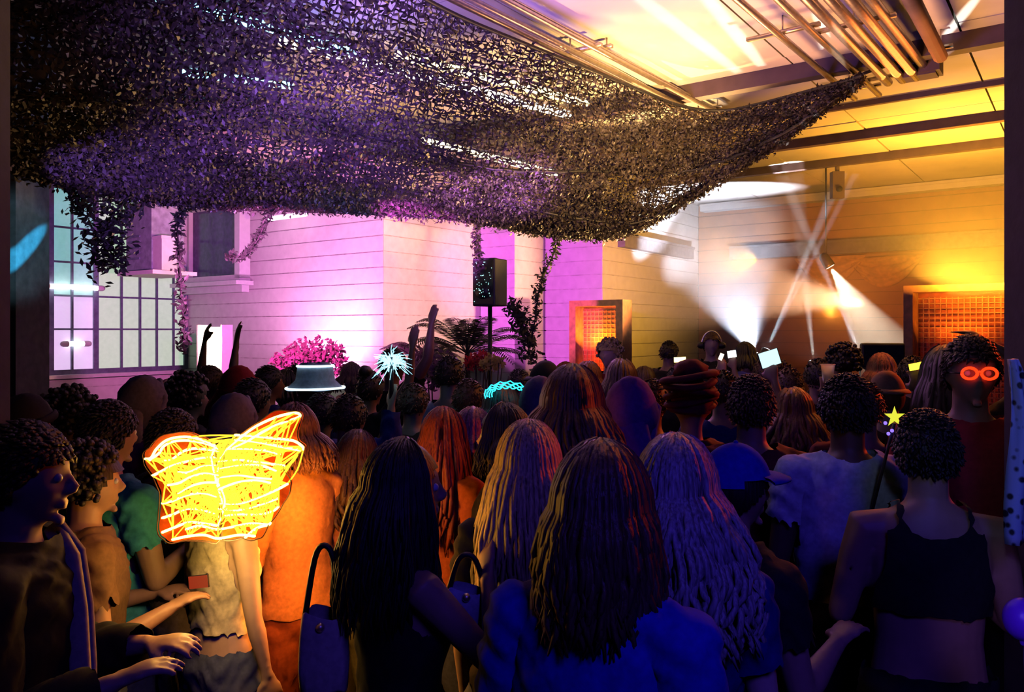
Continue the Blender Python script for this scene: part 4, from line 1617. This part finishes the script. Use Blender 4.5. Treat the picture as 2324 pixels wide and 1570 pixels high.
pbr = A(1705, 848, 3.3, 'big man with a cropped brown head above the blue cap', 'm', 'front', 'short', 'brown', shirt='tee', sc='maroon', skin='mid')
pfa = A(1142, 915, 3.1, 'dark haired woman looking left, orange light on her face, behind the blond woman', 'f', 'down', 'bob', 'black', shirt='tee', sc='black', skin='light', face=1.25)
ppk = A(1075, 925, 3.8, 'person with rosy cropped hair left of the woman looking left', 'f', 'down', 'bob', 'rose', shirt='tee', sc='tan', skin='light')
prb = A(1008, 925, 3.45, 'person with straight red brown hair beside the rosy haired person', 'f', 'down', 'verylong', 'red', shirt='long', sc='rust', skin='light')
pgh = A(530, 888, 3.75, 'person in a grey hood above the glowing wings', 'm', 'down', 'hood', 'black', 'grey', shirt='long', sc='grey')
pbj = A(795, 893, 4.05, 'person in a blue jacket behind the olive jacket', 'm', 'down', 'short', 'black', shirt='long', sc='blue', lc='black')
pgl = A(325, 848, 3.9, 'person in a purple grey hood left of the curly dark head', 'm', 'down', 'hood', 'black', 'grey', shirt='long', sc='purple')
paf = A(165, 868, 4.05, 'person with a big dark afro under the gridded window', 'f', 'down', 'afro', 'black', shirt='tee', sc='black', skin='dark')
pl1 = A(60, 888, 3.4, 'person in black with a beanie against the left pillar', 'm', 'down', 'beanie', 'black', 'black', shirt='long', sc='black')
pl2 = A(250, 905, 2.95, 'person in a teal shirt behind the dim brown shirted man', 'm', 'front', 'short', 'black', shirt='tee', sc='teal')
pl3 = A(395, 925, 3.3, 'person in dark clothes just left of the glowing wings', 'm', 'down', 'short', 'black', shirt='tee', sc='black')
pcu = A(430, 832, 4.4, 'person with dark curly hair in front of the glowing lamp panel', 'm', 'front', 'curly', 'black', shirt='tee', sc='black')
prh = A(542, 826, 4.85, 'person in a round red beanie right of the glowing lamp panel', 'm', 'down', 'beanie', 'black', 'red', shirt='long', sc='maroon')
pla = A(478, 828, 5.6, 'person reaching up in front of the glowing lamp panel', 'f', 'both', 'short', 'brown', shirt='tee', sc='maroon')
p8 = A(612, 828, 5.6, 'dark headed person right of the red beanie', 'm', 'down', 'short', 'black', shirt='tee', sc='navy')
p9 = A(652, 838, 6.15, 'short dark headed person between two taller ones left of the lit cap', 'f', 'down', 'bob', 'black', shirt='tee', sc='purple')
p10 = A(676, 826, 6.6, 'dark headed person just left of the lit cap', 'm', 'down', 'short', 'black', shirt='tee', sc='black')
plc = A(716, 822, 4.6, 'person wearing the lit blue bucket hat before the pink shrub', 'm', 'down', 'bucket', 'black', 'sky', shirt='tee', sc='navy')
p11 = A(735, 890, 4.4, 'person with dark hair below the lit blue bucket hat', 'm', 'phone', 'short', 'black', shirt='long', sc='navy')
p12 = A(893, 788, 6.2, 'tall dark figure raising an arm before the peach wall', 'm', 'raise', 'short', 'black', shirt='tee', sc='black')
p13 = A(842, 828, 5.4, 'dark figure with hand up before the pink wall', 'f', 'raise', 'bun', 'black', shirt='tee', sc='black')
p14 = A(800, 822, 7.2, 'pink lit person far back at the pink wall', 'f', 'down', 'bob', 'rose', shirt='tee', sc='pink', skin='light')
p15 = A(940, 868, 4.75, 'person with brown hair left of the man in the pale blue shirt', 'm', 'down', 'short', 'brown', shirt='tee', sc='brown')
pwb = A(1022, 806, 5.2, 'man in a pale blue lit shirt seen from behind at the mid crowd', 'm', 'down', 'short', 'black', shirt='tee', sc='white', skin='light')
p16 = A(1066, 858, 4.68, 'person with brown cropped hair right of the pale blue shirt', 'm', 'down', 'short', 'brown', shirt='tee', sc='brown')
pcr = A(1140, 872, 4.28, 'person with a glowing cyan crown', 'f', 'down', 'bob', 'black', shirt='tee', sc='black')
p17 = A(1238, 815, 4.7, 'person in a dark flat cap under the orange doorway', 'm', 'down', 'capback', 'black', 'black', shirt='long', sc='grey')
p18 = A(1225, 850, 3.95, 'person in a grey hood under the dark flat cap', 'm', 'down', 'hood', 'black', 'grey', shirt='long', sc='grey')
p19 = A(1382, 760, 7.6, 'performer with white lit hair in front of the orange doorway', 'f', 'front', 'curly', 'blond', shirt='tee', sc='red', skin='light', face=2.6)
p20 = A(1335, 820, 5.8, 'person with auburn hair below the performer in the orange doorway', 'f', 'down', 'wavy', 'auburn', shirt='tee', sc='brown')
p21 = A(1410, 815, 5.4, 'person with loose brown hair right of the auburn hair', 'f', 'down', 'long', 'brown', shirt='tee', sc='black')
p22 = A(1520, 772, 8.8, 'small dark headed person at the left end of the stage table', 'm', 'down', 'short', 'black', shirt='tee', sc='black')
pdj = A(1615, 752, 9.0, 'DJ with headphones behind the stage table, face lit red', 'm', 'front', 'short', 'brown', shirt='tee', sc='black', skin='light', face=2.5, yaw=.4)
pdj[0]['label'] = 'DJ wearing headphones at the stage table, face lit red'
pte = A(1690, 776, 8.4, 'person in a white and teal lit top beside the DJ', 'f', 'front', 'bob', 'black', shirt='tee', sc='white', face=.5)
p23 = A(1765, 808, 7.4, 'curly head rimmed in orange at the foot of the narrow beam', 'f', 'down', 'curly', 'auburn', shirt='tee', sc='tan')
p24 = A(1480, 858, 4.2, 'person with brown hair between purple hood and headwrap', 'm', 'down', 'short', 'brown', shirt='tee', sc='purple')
p25 = A(1790, 832, 5.2, 'person with short brown hair in front of the curly rimmed head', 'm', 'down', 'short', 'brown', shirt='tee', sc='maroon')
p26 = A(1855, 812, 5.6, 'dark headed person left of the tallest dark head at the stage', 'm', 'down', 'short', 'black', shirt='tee', sc='black')
p27 = A(1912, 768, 5.9, 'tallest dark head silhouetted before the stage lamps', 'm', 'down', 'curly', 'black', shirt='tee', sc='black')
p28 = A(2000, 802, 6.2, 'person with rosy hair in front of the black monitor', 'f', 'down', 'bob', 'rose', shirt='tee', sc='tan', skin='light')
p29 = A(2068, 806, 5.6, 'dark shouldered person right of the black monitor', 'm', 'down', 'short', 'black', shirt='long', sc='black')
p30 = A(2012, 838, 4.2, 'person in a flat pale cap behind the broad pale shirt', 'm', 'down', 'capback', 'brown', 'tan', shirt='tee', sc='brown', skin='light')
p31 = A(1800, 880, 4.1, 'person with tawny hair between the big brown head and the pale shirt', 'f', 'phone', 'wavy', 'auburn', shirt='tee', sc='brown', skin='mid')
p32 = A(1640, 838, 4.6, 'person with dark hair behind the big brown head', 'm', 'phone', 'short', 'black', shirt='tee', sc='navy')
p33 = A(1540, 826, 6.4, 'person holding up a phone near the white lit top', 'm', 'phone', 'short', 'black', shirt='tee', sc='black')
p34 = A(1462, 832, 6.9, 'person holding up a glowing phone right of the orange doorway', 'f', 'phone', 'long', 'brown', shirt='tee', sc='black')
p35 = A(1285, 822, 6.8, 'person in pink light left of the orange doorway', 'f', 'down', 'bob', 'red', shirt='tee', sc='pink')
p36 = A(1180, 836, 6.4, 'dark headed person under the leafy vine', 'm', 'down', 'short', 'black', shirt='tee', sc='purple')
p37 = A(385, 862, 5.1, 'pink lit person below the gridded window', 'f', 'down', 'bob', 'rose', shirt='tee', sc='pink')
p38 = A(575, 856, 4.2, 'dark headed person behind the grey hood', 'm', 'down', 'short', 'black', shirt='tee', sc='black')
p39 = A(1960, 862, 3.75, 'person with brown hair behind the right shoulder of the pale shirt', 'm', 'phone', 'short', 'brown', shirt='tee', sc='maroon')
p40 = A(1735, 812, 6.6, 'dark headed person at the foot of the wide white fan', 'm', 'down', 'short', 'brown', shirt='tee', sc='maroon')
p43 = A(1578, 818, 7.2, 'person added to hold the glowing white phone below the DJ', 'm', 'phone', 'short', 'brown', shirt='tee', sc='black')

# --- things worn or held by people
mg = lambda n_, c, e: M(n_, (0.03, 0.03, 0.03), 0.5, emit=c, es=e, bump=0, var=0.02)
# glowing wings
wing = thing('butterfly_wings', 'glowing yellow butterfly wings drawn as blurred light trails over an added red halo sheet', 'costume wings', (0, 0, 0))
WX, WD = 497.0, 2.62
wing.location = P(WX, 1100, WD)


def wp(cx_, cy_):
    """point on the wings; the two wings bend away from the centre like an open book"""
    px, py = cx_ / 1.939, 760 + cy_ / 1.939
    k = abs(px - WX) / 200.0
    return P(px, py, WD - 0.02 - 0.16 * k + 0.05 * math.sin(py * .05)) - wing.location


LS = [[(640, 545), (665, 540), (690, 500), (740, 460), (820, 448), (900, 465), (950, 490)], [(660, 550), (700, 520), (720, 490), (765, 468), (840, 465), (920, 482), (960, 500)],
      [(720, 555), (760, 545), (800, 515), (850, 500), (930, 505), (965, 510)], [(670, 620), (710, 600), (760, 575), (830, 555), (900, 540), (950, 540)],
      [(785, 605), (830, 605), (890, 580), (960, 575)], [(740, 660), (790, 650), (840, 625), (900, 610), (960, 620)], [(785, 695), (840, 665), (900, 650), (960, 650)],
      [(715, 740), (760, 730), (820, 705), (890, 695), (950, 710)], [(715, 805), (760, 790), (820, 765), (890, 770), (950, 790)],
      [(715, 868), (760, 850), (830, 825), (900, 830), (960, 840)], [(760, 900), (830, 885), (900, 880), (960, 895), (1050, 880), (1120, 885)],
      [(820, 855), (880, 840), (950, 855), (1020, 845), (1100, 830), (1180, 835)]]
RS = [[(1000, 500), (1060, 450), (1130, 400), (1220, 360), (1300, 343), (1320, 358), (1280, 375)], [(1010, 500), (1080, 470), (1150, 430), (1220, 395), (1265, 383)],
      [(1035, 440), (1120, 445), (1210, 455), (1290, 465), (1330, 490), (1335, 503)], [(1035, 460), (1130, 470), (1230, 490), (1320, 507)],
      [(1005, 500), (1100, 500), (1180, 510), (1230, 525)], [(960, 560), (1050, 550), (1130, 560), (1210, 570), (1250, 575)], [(970, 590), (1060, 575), (1150, 575), (1215, 600)],
      [(960, 630), (1050, 620), (1130, 630), (1195, 635)], [(960, 680), (1040, 650), (1120, 640), (1190, 650)],
      [(970, 740), (1060, 740), (1150, 710), (1220, 680), (1265, 655)], [(960, 800), (1050, 790), (1140, 790), (1200, 775), (1225, 755)],
      [(960, 762), (1050, 770), (1150, 745), (1220, 720)], [(1080, 890), (1130, 850), (1180, 835), (1190, 828)],
      [(950, 490), (930, 540), (945, 620), (970, 700), (985, 770), (960, 840)], [(1000, 500), (965, 560), (960, 640), (990, 720), (975, 800)]]


def spline(pts, n=5):
    out = []
    k = len(pts)
    for i in range(k - 1):
        p0, p1, p2, p3 = pts[max(i - 1, 0)], pts[i], pts[i + 1], pts[min(i + 2, k - 1)]
        for j in range(n):
            t = j / n
            out.append(tuple(0.5 * ((2 * b) + (-a + c) * t + (2 * a - 5 * b + 4 * c - d) * t * t + (-a + 3 * b - 3 * c + d) * t ** 3) for a, b, c, d in zip(p0, p1, p2, p3)))
    out.append(pts[-1])
    return out


m_halo = M('halo_sheet', (0.62, 0.085, 0.006), 0.8, var=0.2, scale=40, trans=0.6)  # orange-red halo around the lights, put into an added sheet
WINGS = []
for nm, outline, cen in (('halo_sheet', [(950, 490), (880, 440), (740, 430), (640, 500), (625, 560), (680, 650), (700, 720), (690, 860), (740, 915), (860, 905), (965, 905), (968, 700)], (850, 680)),
                         ('halo_sheet', [(968, 905), (1060, 900), (1140, 900), (1190, 830), (1260, 730), (1285, 650), (1250, 570), (1345, 500), (1310, 440), (1330, 345), (1210, 335), (1080, 420), (990, 495), (968, 700)], (1100, 640))):
    s = Soup()
    gx, gy = sum(q[0] for q in outline) / len(outline), sum(q[1] for q in outline) / len(outline)
    outline = [(gx + (q[0] - gx) * .95, gy + (q[1] - gy) * .97) for q in outline]
    ol = spline(outline + [outline[0]], 6)[:-1]
    ol = [(gx + (q[0] - gx) * (1 + .035 * abs(math.sin(i_ * .55))), gy + (q[1] - gy) * (1 + .035 * abs(math.sin(i_ * .55)))) for i_, q in enumerate(ol)]
    n = len(ol)
    rings = 6
    v = [wp(*cen) + Vector((0, .015, 0))]
    for r_ in range(1, rings + 1):
        for q in ol:
            x, y = cen[0] + (q[0] - cen[0]) * r_ / rings, cen[1] + (q[1] - cen[1]) * r_ / rings
            v.append(wp(x, y) + Vector((0, .015, 0)))
    f = [(0, 1 + i, 1 + (i + 1) % n) for i in range(n)]
    for r_ in range(rings - 1):
        for i in range(n):
            a, b = 1 + r_ * n + i, 1 + r_ * n + (i + 1) % n
            f.append((a, b, b + n, a + n))
    s.add(v, f)
    WINGS.append(s.obj(nm, m_halo, wing))
    Soup().tube([wp(*q) for q in ol + [ol[0]]], 0.002, 5).obj('wing_frame', M('dark_wire', (0.10, 0.04, 0.02), 0.5), WINGS[-1])
m_trail = mg('light_trail_glow', (1.0, 0.72, 0.13), 7.0)  # blurred streaks of the moving lights, drawn as glowing tubes
m_thin = mg('fill_strand_glow', (1.0, 0.55, 0.02), 2.2)
for L_ in LS + RS:
    Soup().limb([wp(*q) for q in spline(L_, 6)], [0.0042] * (len(spline(L_, 6))), 6).obj('light_trail', m_trail, WINGS[0 if L_ in LS else 1])
rg = random.Random(5)
for k in range(420):  # added filler strands that thicken the glow between the streaks
    a = rg.choice(LS + RS)
    b = rg.choice(LS + RS)
    p0 = rg.choice(a)
    p1 = min(b, key=lambda q: abs(q[0] - p0[0] - rg.uniform(-150, 150)) + abs(q[1] - p0[1]) * 2.2)
    if abs(p1[0] - p0[0]) < 20:
        continue
    mid = ((p0[0] + p1[0]) / 2 + rg.uniform(-20, 20), (p0[1] + p1[1]) / 2 + rg.uniform(-14, 14))
    Soup().limb([wp(*q) for q in spline([p0, mid, p1], 5)], [0.0024] * 11, 4).obj('fill_strand', m_thin, WINGS[0 if p0[0] < 960 else 1])
point(P(500, 1100, 2.40), (1.0, 0.36, 0.04), 6, 0.12)  # four added points carry the wing glow onto nearby people
point(P(700, 1150, 2.93), (1.0, 0.34, 0.04), 7, 0.06)
point(P(712, 1320, 2.85), (1.0, 0.30, 0.04), 5, 0.06)
point(P(505, 1240, 2.55), (1.0, 0.60, 0.15), 5, 0.06)

# scarf, bag, handbag
tsc = Soup()
for (ox, tw) in ((0.0, 0.03), (0.03, 0.024)):
    pts = [at(pm1, q) for q in ((-.07, .06, 1.50), (-.03 + ox, .12, 1.44), (.02 + ox, .15, 1.33), (.05 + ox, .165, 1.20), (.07 + ox, .17, 1.08))]
    tsc.limb([p for p in pts], [(tw, .008)] * 5, 8)
o = tsc.obj('scarf', mcloth('cream'))
tag(o, 'pale cream scarf hanging at the neck of the man at the left edge', 'scarf')


def bag(name, c, sx, sy, sz, mat, label, strap):
    t_ = thing(name, label, 'bag', c)
    s_ = Soup()
    n_ = 20
    v, f = [], []
    prof = [(-1, .86), (-.9, .98), (-.3, 1.04), (.5, .98), (.95, .90), (1.0, .84)]
    for (z, k) in prof:
        for i in range(n_):
            a = 2 * PI * i / n_
            cx_, cy_ = math.cos(a), math.sin(a)
            e = 0.5
            x = math.copysign(abs(cx_) ** e, cx_)
            y = math.copysign(abs(cy_) ** e, cy_)
            v.append((x * sx * k, y * sy * k, z * sz + .01 * math.sin(a * 3 + z * 2)))
    for k in range(len(prof) - 1):
        for i in range(n_):
            f.append((k * n_ + i, k * n_ + (i + 1) % n_, (k + 1) * n_ + (i + 1) % n_, (k + 1) * n_ + i))
    f.append(tuple(reversed(range(n_))))
    s_.add(v, f)
    s_.obj('pouch', mat, t_)
    Soup().tube(spline([(-sx * .8, 0, sz * .9), (-sx * .4, 0, sz + strap * .8), (0, 0, sz + strap), (sx * .4, 0, sz + strap * .8), (sx * .8, 0, sz * .9)], 4), 0.008, 6).obj('strap', m_black, t_)
    Soup().ball((0, -sy * 1.0, sz * .75), .012, 10, 6).obj('clasp', m_steel, t_)
    return t_


bag('tote_bag', wrist(pd, 'R', .05) + Vector((-.05, -.02, -.12)), .062, .035, .062, mcloth('white'), 'pale grey bag hanging from the raised hand of the dark haired woman', .09)
bag('handbag', at(pd, (-.05, -.19, 1.22)), .06, .04, .10, mcloth('cream'), 'cream handbag slung on the back of the dark haired woman in the strappy top', .17)

# lit hat bands and the cyan crown, frizzy light
t, B = plc
for z, r in ((.128, .088), (.004, .142)):
    pts = [at(plc, B['hm'] @ Vector((math.cos(a) * r, math.sin(a) * r * 1.2, z))) - t.location for a in [2 * PI * i / 32 for i in range(33)]]
    Ls = Soup().tube(pts, 0.007, 6).mesh('glow_band', mg('hat_band_glow', (0.75, 0.95, 1.0), 1.6))
    o = link('glow_band', Ls, t)
    o.matrix_parent_inverse = (Matrix.Translation(t.location) @ Matrix.Rotation(t.rotation_euler.z, 4, 'Z') @ Matrix.Scale(t.scale.x, 4)).inverted() @ Matrix.Translation(t.location)
s = Soup()
rg = random.Random(3)
fc = wrist(p11, 'R', .08) + Vector((0, -.01, .16))
for k in range(150):
    d = Vector((rg.gauss(0, 1), rg.gauss(0, 1), rg.gauss(.5, .8))).normalized()
    L_ = rg.uniform(.05, .13)
    s.tube([d * .02, d * L_ * .6 + Vector((0, 0, .01)), d * L_ + Vector((rg.gauss(0, .012), 0, -.015))], [.0022, .0018, .001], 4)
t = thing('fibre_lamp', 'white and cyan glowing fibre tuft beside the lit bucket hat', 'light wand', fc)
s.obj('glowing_fibres', mg('fibre_glow', (0.35, 0.80, 1.0), 2.2), t)['kind'] = 'stuff'
Soup().limb([(0, 0, 0.03), (0.0, 0.0, -.20)], [.012, .014], 8).obj('grip', m_black, t)
t, B = pcr
cr = thing('glow_headband', 'cyan glowing headband on a dark haired dancer in the mid crowd', 'headband', at(pcr, B['hm'] @ Vector((0, 0, .06))))
for k in range(4):
    pts = []
    for i in range(25):
        a = PI * (1.0 - i / 24.0) * 1.15 - .2
        pts.append((math.cos(a) * (.085 + .012 * k) + .03, -.10 - .01 * k + .02 * math.sin(a * 3 + k), math.sin(a) * (.035 + .010 * k) + .03 + .006 * math.sin(a * 14 + k * 2)))
    Soup().tube(pts, 0.003, 6).obj('glow_tube', mg('crown_glow', (0.02, 0.85, 1.0), 3.5), cr)
Soup().limb([(.125, -.10, .0), (.14, -.11, -.03), (.15, -.11, -.06)], [.006] * 3, 6).obj('pink_glow_tip', mg('crown_tip_glow', (1.0, 0.08, 0.25), 2.5), cr)

# headphones on the DJ
t, B = pdj
hp = thing('headphones', 'black headphones on the DJ', 'headphones', at(pdj, B['hm'].translation))
R_ = (Matrix.Rotation(pdj[0].rotation_euler.z, 3, 'Z') @ B['hm'].to_3x3())
Soup().tube([R_ @ Vector((math.cos(a) * .108, 0, math.sin(a) * .16)) for a in [PI * i / 20 for i in range(21)]], .010, 8).obj('headband', M('silver_band', (0.7, 0.72, 0.75), 0.25, 0.8), hp)
for sx in (-1, 1):
    Soup().limb([R_ @ Vector((sx * .093, 0, 0)), R_ @ Vector((sx * .122, 0, 0))], [.038, .040], 14).obj('ear_cup', m_black, hp)


def gadget(px, py, d, sx, sz, col, es, label, cat='phone', name='phone', rot=0.2):
    t_ = thing(name, label, cat, P(px, py, d))
    ax = (Vector((math.cos(rot), 0, math.sin(rot))), Vector((0, 1, 0)), Vector((-math.sin(rot), 0, math.cos(rot))))
    s_ = Soup().box((0, 0, 0), (sx, .0045, sz), ax)
    o_ = s_.obj('case', m_black, t_, False)
    m_ = o_.modifiers.new('b', 'BEVEL')
    m_.width = .004
    m_.segments = 2
    Soup().box((0, -.0055, 0), (sx * .9, .001, sz * .93), ax).obj('screen', mg('screen_%d' % px, col, es), t_, False)
    Soup().limb([ax[0] * (sx * .7) + Vector((0, .006, sz * .8)), ax[0] * (sx * .7) + Vector((0, .008, sz * .8))], [.006, .006], 8).obj('camera_lens', m_black, t_)
    return t_


def held(pb, sd, *a, **k):
    t_ = gadget(*a, **k)
    t_.location = wrist(pb, sd, .115) + Vector((0, 0, .03))
    return t_


held(p34, 'R', 1470, 822, 6.0, .058, .024, (1.0, 0.75, 0.25), 4, 'phone with yellow glowing screen right of the orange doorway', rot=.05)
held(p43, 'R', 1600, 802, 7.0, .044, .034, (0.9, 1.0, 1.0), 3, 'white glowing phone added for the lit patch of the DJ shirt', rot=.15)  # glowing screen stands for the lit patch of a shirt
held(p32, 'R', 1690, 812, 6.6, .065, .050, (0.55, 0.85, 0.9), 1.4, 'pale glowing tablet added for the lit cloth of the white top', 'tablet', 'tablet', rot=.3)  # glow added where the white and teal shirt catches light
held(p39, 'R', 1988, 906, 3.3, .040, .018, (1.0, 0.95, 0.05), 2.2, 'phone with bright yellow screen right of the broad pale shirt', rot=.2)
held(prd, 'L', 2225, 856, 2.7, .014, .026, (1.0, 0.45, 0.05), 1.2, 'small phone with orange back held by the person in red', rot=-.2)
held(p33, 'R', 1545, 806, 6.8, .018, .030, (1.0, 0.85, 0.6), 2.5, 'small phone with pale screen held up left of the DJ', rot=-.4)
held(pm2, 'R', 278, 1185, 2.3, .035, .022, (0.9, 0.03, 0.01), .30, 'phone with dim red screen held by the dim brown shirted man', rot=.1)
# star on an added stick for a glow necklace, red glasses, cup
t = thing('glow_star', 'yellow glowing star with purple beads on an added stick, made up for a glow necklace', 'wand', P(2030, 946, 2.62))
_w = wrist(pbl, 'L', .05) - t.location
Soup().tube([(0, 0, -.02), _w * .5, _w], .006, 6).obj('stick', m_black, t)
s = Soup()
v = [(0, -.008, 0)] + [(math.sin(2 * PI * i / 10) * (.036 if i % 2 == 0 else .014), 0, math.cos(2 * PI * i / 10) * (.036 if i % 2 == 0 else .014)) for i in range(10)] + [(0, .008, 0)]
s.add(v, [(0, 1 + i, 1 + (i + 1) % 10) for i in range(10)] + [(11, 1 + (i + 1) % 10, 1 + i) for i in range(10)])
s.obj('star', mg('star_glow', (0.85, 0.85, 0.05), 1.0), t, False)
for q in ((-.03, 0, -.02), (-.008, 0, -.045), (.012, 0, -.05), (-.02, 0, -.055)):
    Soup().ball(q, .006, 8, 6).obj('bead', mg('bead_glow', (0.2, 0.12, 1.0), 2.0), t)
t = thing('light_glasses', 'red glowing glasses on the person in the red top', 'glasses', at(prd, prd[1]['hm'] @ Vector((0, .100, .008))))
R_ = Matrix.Rotation(prd[0].rotation_euler.z, 3, 'Z') @ prd[1]['hm'].to_3x3()
for sx in (-1, 1):
    Soup().tube([R_ @ Vector((sx * .033 + math.cos(a) * .026, 0, math.sin(a) * .021)) for a in [2 * PI * i / 18 for i in range(19)]], .006, 6).obj('rim', mg('red_glow', (1.0, 0.04, 0.005), 1.8), t)
    Soup().tube([R_ @ Vector((sx * .059, 0, 0)), R_ @ Vector((sx * .084, -.06, .0)), R_ @ Vector((sx * .088, -.11, -.005))], .003, 5).obj('temple', m_black, t)
Soup().tube([R_ @ Vector((-.008, 0, .004)), R_ @ Vector((0, .004, .008)), R_ @ Vector((.008, 0, .004))], .004, 6).obj('bridge', mg('red_glow', (1, .04, .005), 1.8), t)
t = thing('plastic_cup', 'clear plastic cup held up by the tawny haired person', 'cup', wrist(p31, 'R', .10) + Vector((0, 0, .05)))
m_gl = M('clear_plastic', (0.75, 0.85, 0.88), 0.15, var=0.02, trans=0.5)
m_gl.node_tree.nodes['Principled BSDF'].inputs['Transmission Weight'].default_value = 0.9
s = Soup()
n = 20
prof = [(.026, -.05), (.036, .045), (.038, .048), (.034, .045), (.024, -.046)]
s.add([(math.cos(2 * PI * i / n) * r, math.sin(2 * PI * i / n) * r, z) for r, z in prof for i in range(n)],
      [(k * n + i, k * n + (i + 1) % n, (k + 1) * n + (i + 1) % n, (k + 1) * n + i) for k in range(4) for i in range(n)] + [tuple(range(n))])
s.obj('cup_wall', m_gl, t)
Soup().tube([(math.cos(a) * .038, math.sin(a) * .038, .048) for a in [2 * PI * i / 20 for i in range(21)]], .003, 6).obj('rim', m_gl, t)
# patterned cloth on the right pillar and purple balloon
m_pat = bpy.data.materials.new('spotted_cloth')
m_pat.use_nodes = True
nt = m_pat.node_tree
vo = nt.nodes.new('ShaderNodeTexVoronoi')
vo.inputs['Scale'].default_value = 34
cr_ = nt.nodes.new('ShaderNodeValToRGB')
cr_.color_ramp.elements[0].position = .28
cr_.color_ramp.elements[0].color = (.01, .012, .03, 1)
cr_.color_ramp.elements[1].position = .42
cr_.color_ramp.elements[1].color = (.34, .42, .72, 1)
tcn = nt.nodes.new('ShaderNodeTexCoord')
nt.links.new(tcn.outputs['Object'], vo.inputs['Vector'])
nt.links.new(vo.outputs['Distance'], cr_.inputs['Fac'])
nt.links.new(cr_.outputs['Color'], nt.nodes['Principled BSDF'].inputs['Base Color'])
s = Soup()
v = []
NX_, NZ_ = 14, 22
c0 = P(2272, 800, 2.05)
for j in range(NZ_ + 1):
    zz = j / NZ_
    wd = .015 + .16 * min(1, zz * 1.1)
    for i in range(NX_ + 1):
        xx = i / NX_
        v.append((xx * wd + .012 * math.sin(zz * 5), .018 * math.sin(xx * 14 + zz * 3), -zz * .52))
s.add(v, [(j * (NX_ + 1) + i, j * (NX_ + 1) + i + 1, (j + 1) * (NX_ + 1) + i + 1, (j + 1) * (NX_ + 1) + i) for j in range(NZ_) for i in range(NX_)])
o = s.obj('hanging_cloth', m_pat)
o.location = P(2292, 815, 2.24)
so = o.modifiers.new('s', 'SOLIDIFY')
so.thickness = .004
tag(o, 'blue cloth with dark spots hanging on the dark pillar at the right', 'cloth')
spot(P(2250, 700, 1.2), P(2300, 960, 2.2), (0.35, 0.45, 1.0), 7, 40, .8)
t = thing('blob', 'purple balloon standing in for a round purple-lit patch at the right edge', 'blob', P(2322, 1405, 1.95))  # purple light on an unidentified round thing, put into its colour
Soup().ball((0, 0, 0), 1.0, 20, 14, None, lambda q: Vector((q.x * .045, q.y * .045, q.z * .052))).obj('envelope', M('purple_lit_skin', (0.16, 0.03, 0.75), 0.35, var=.05, trans=.3, emit=(0.10, 0.01, 0.55), es=0.0), t)
Soup().ball((0, 0, -.055), (.008, .008, .010), 8, 6).obj('knot', M('purple_lit_skin', (0.16, 0.03, 0.75)), t)
Soup().tube([(0, 0, -.06), (.01, 0, -.3), (0, .01, -.6), (0, 0, -P(2322, 1405, 1.95).z + .01)], .0015, 4).obj('string', m_black, t)
spot(P(2240, 1300, 1.4), P(2322, 1405, 1.95), (0.35, 0.2, 1.0), 8, 30, .8)
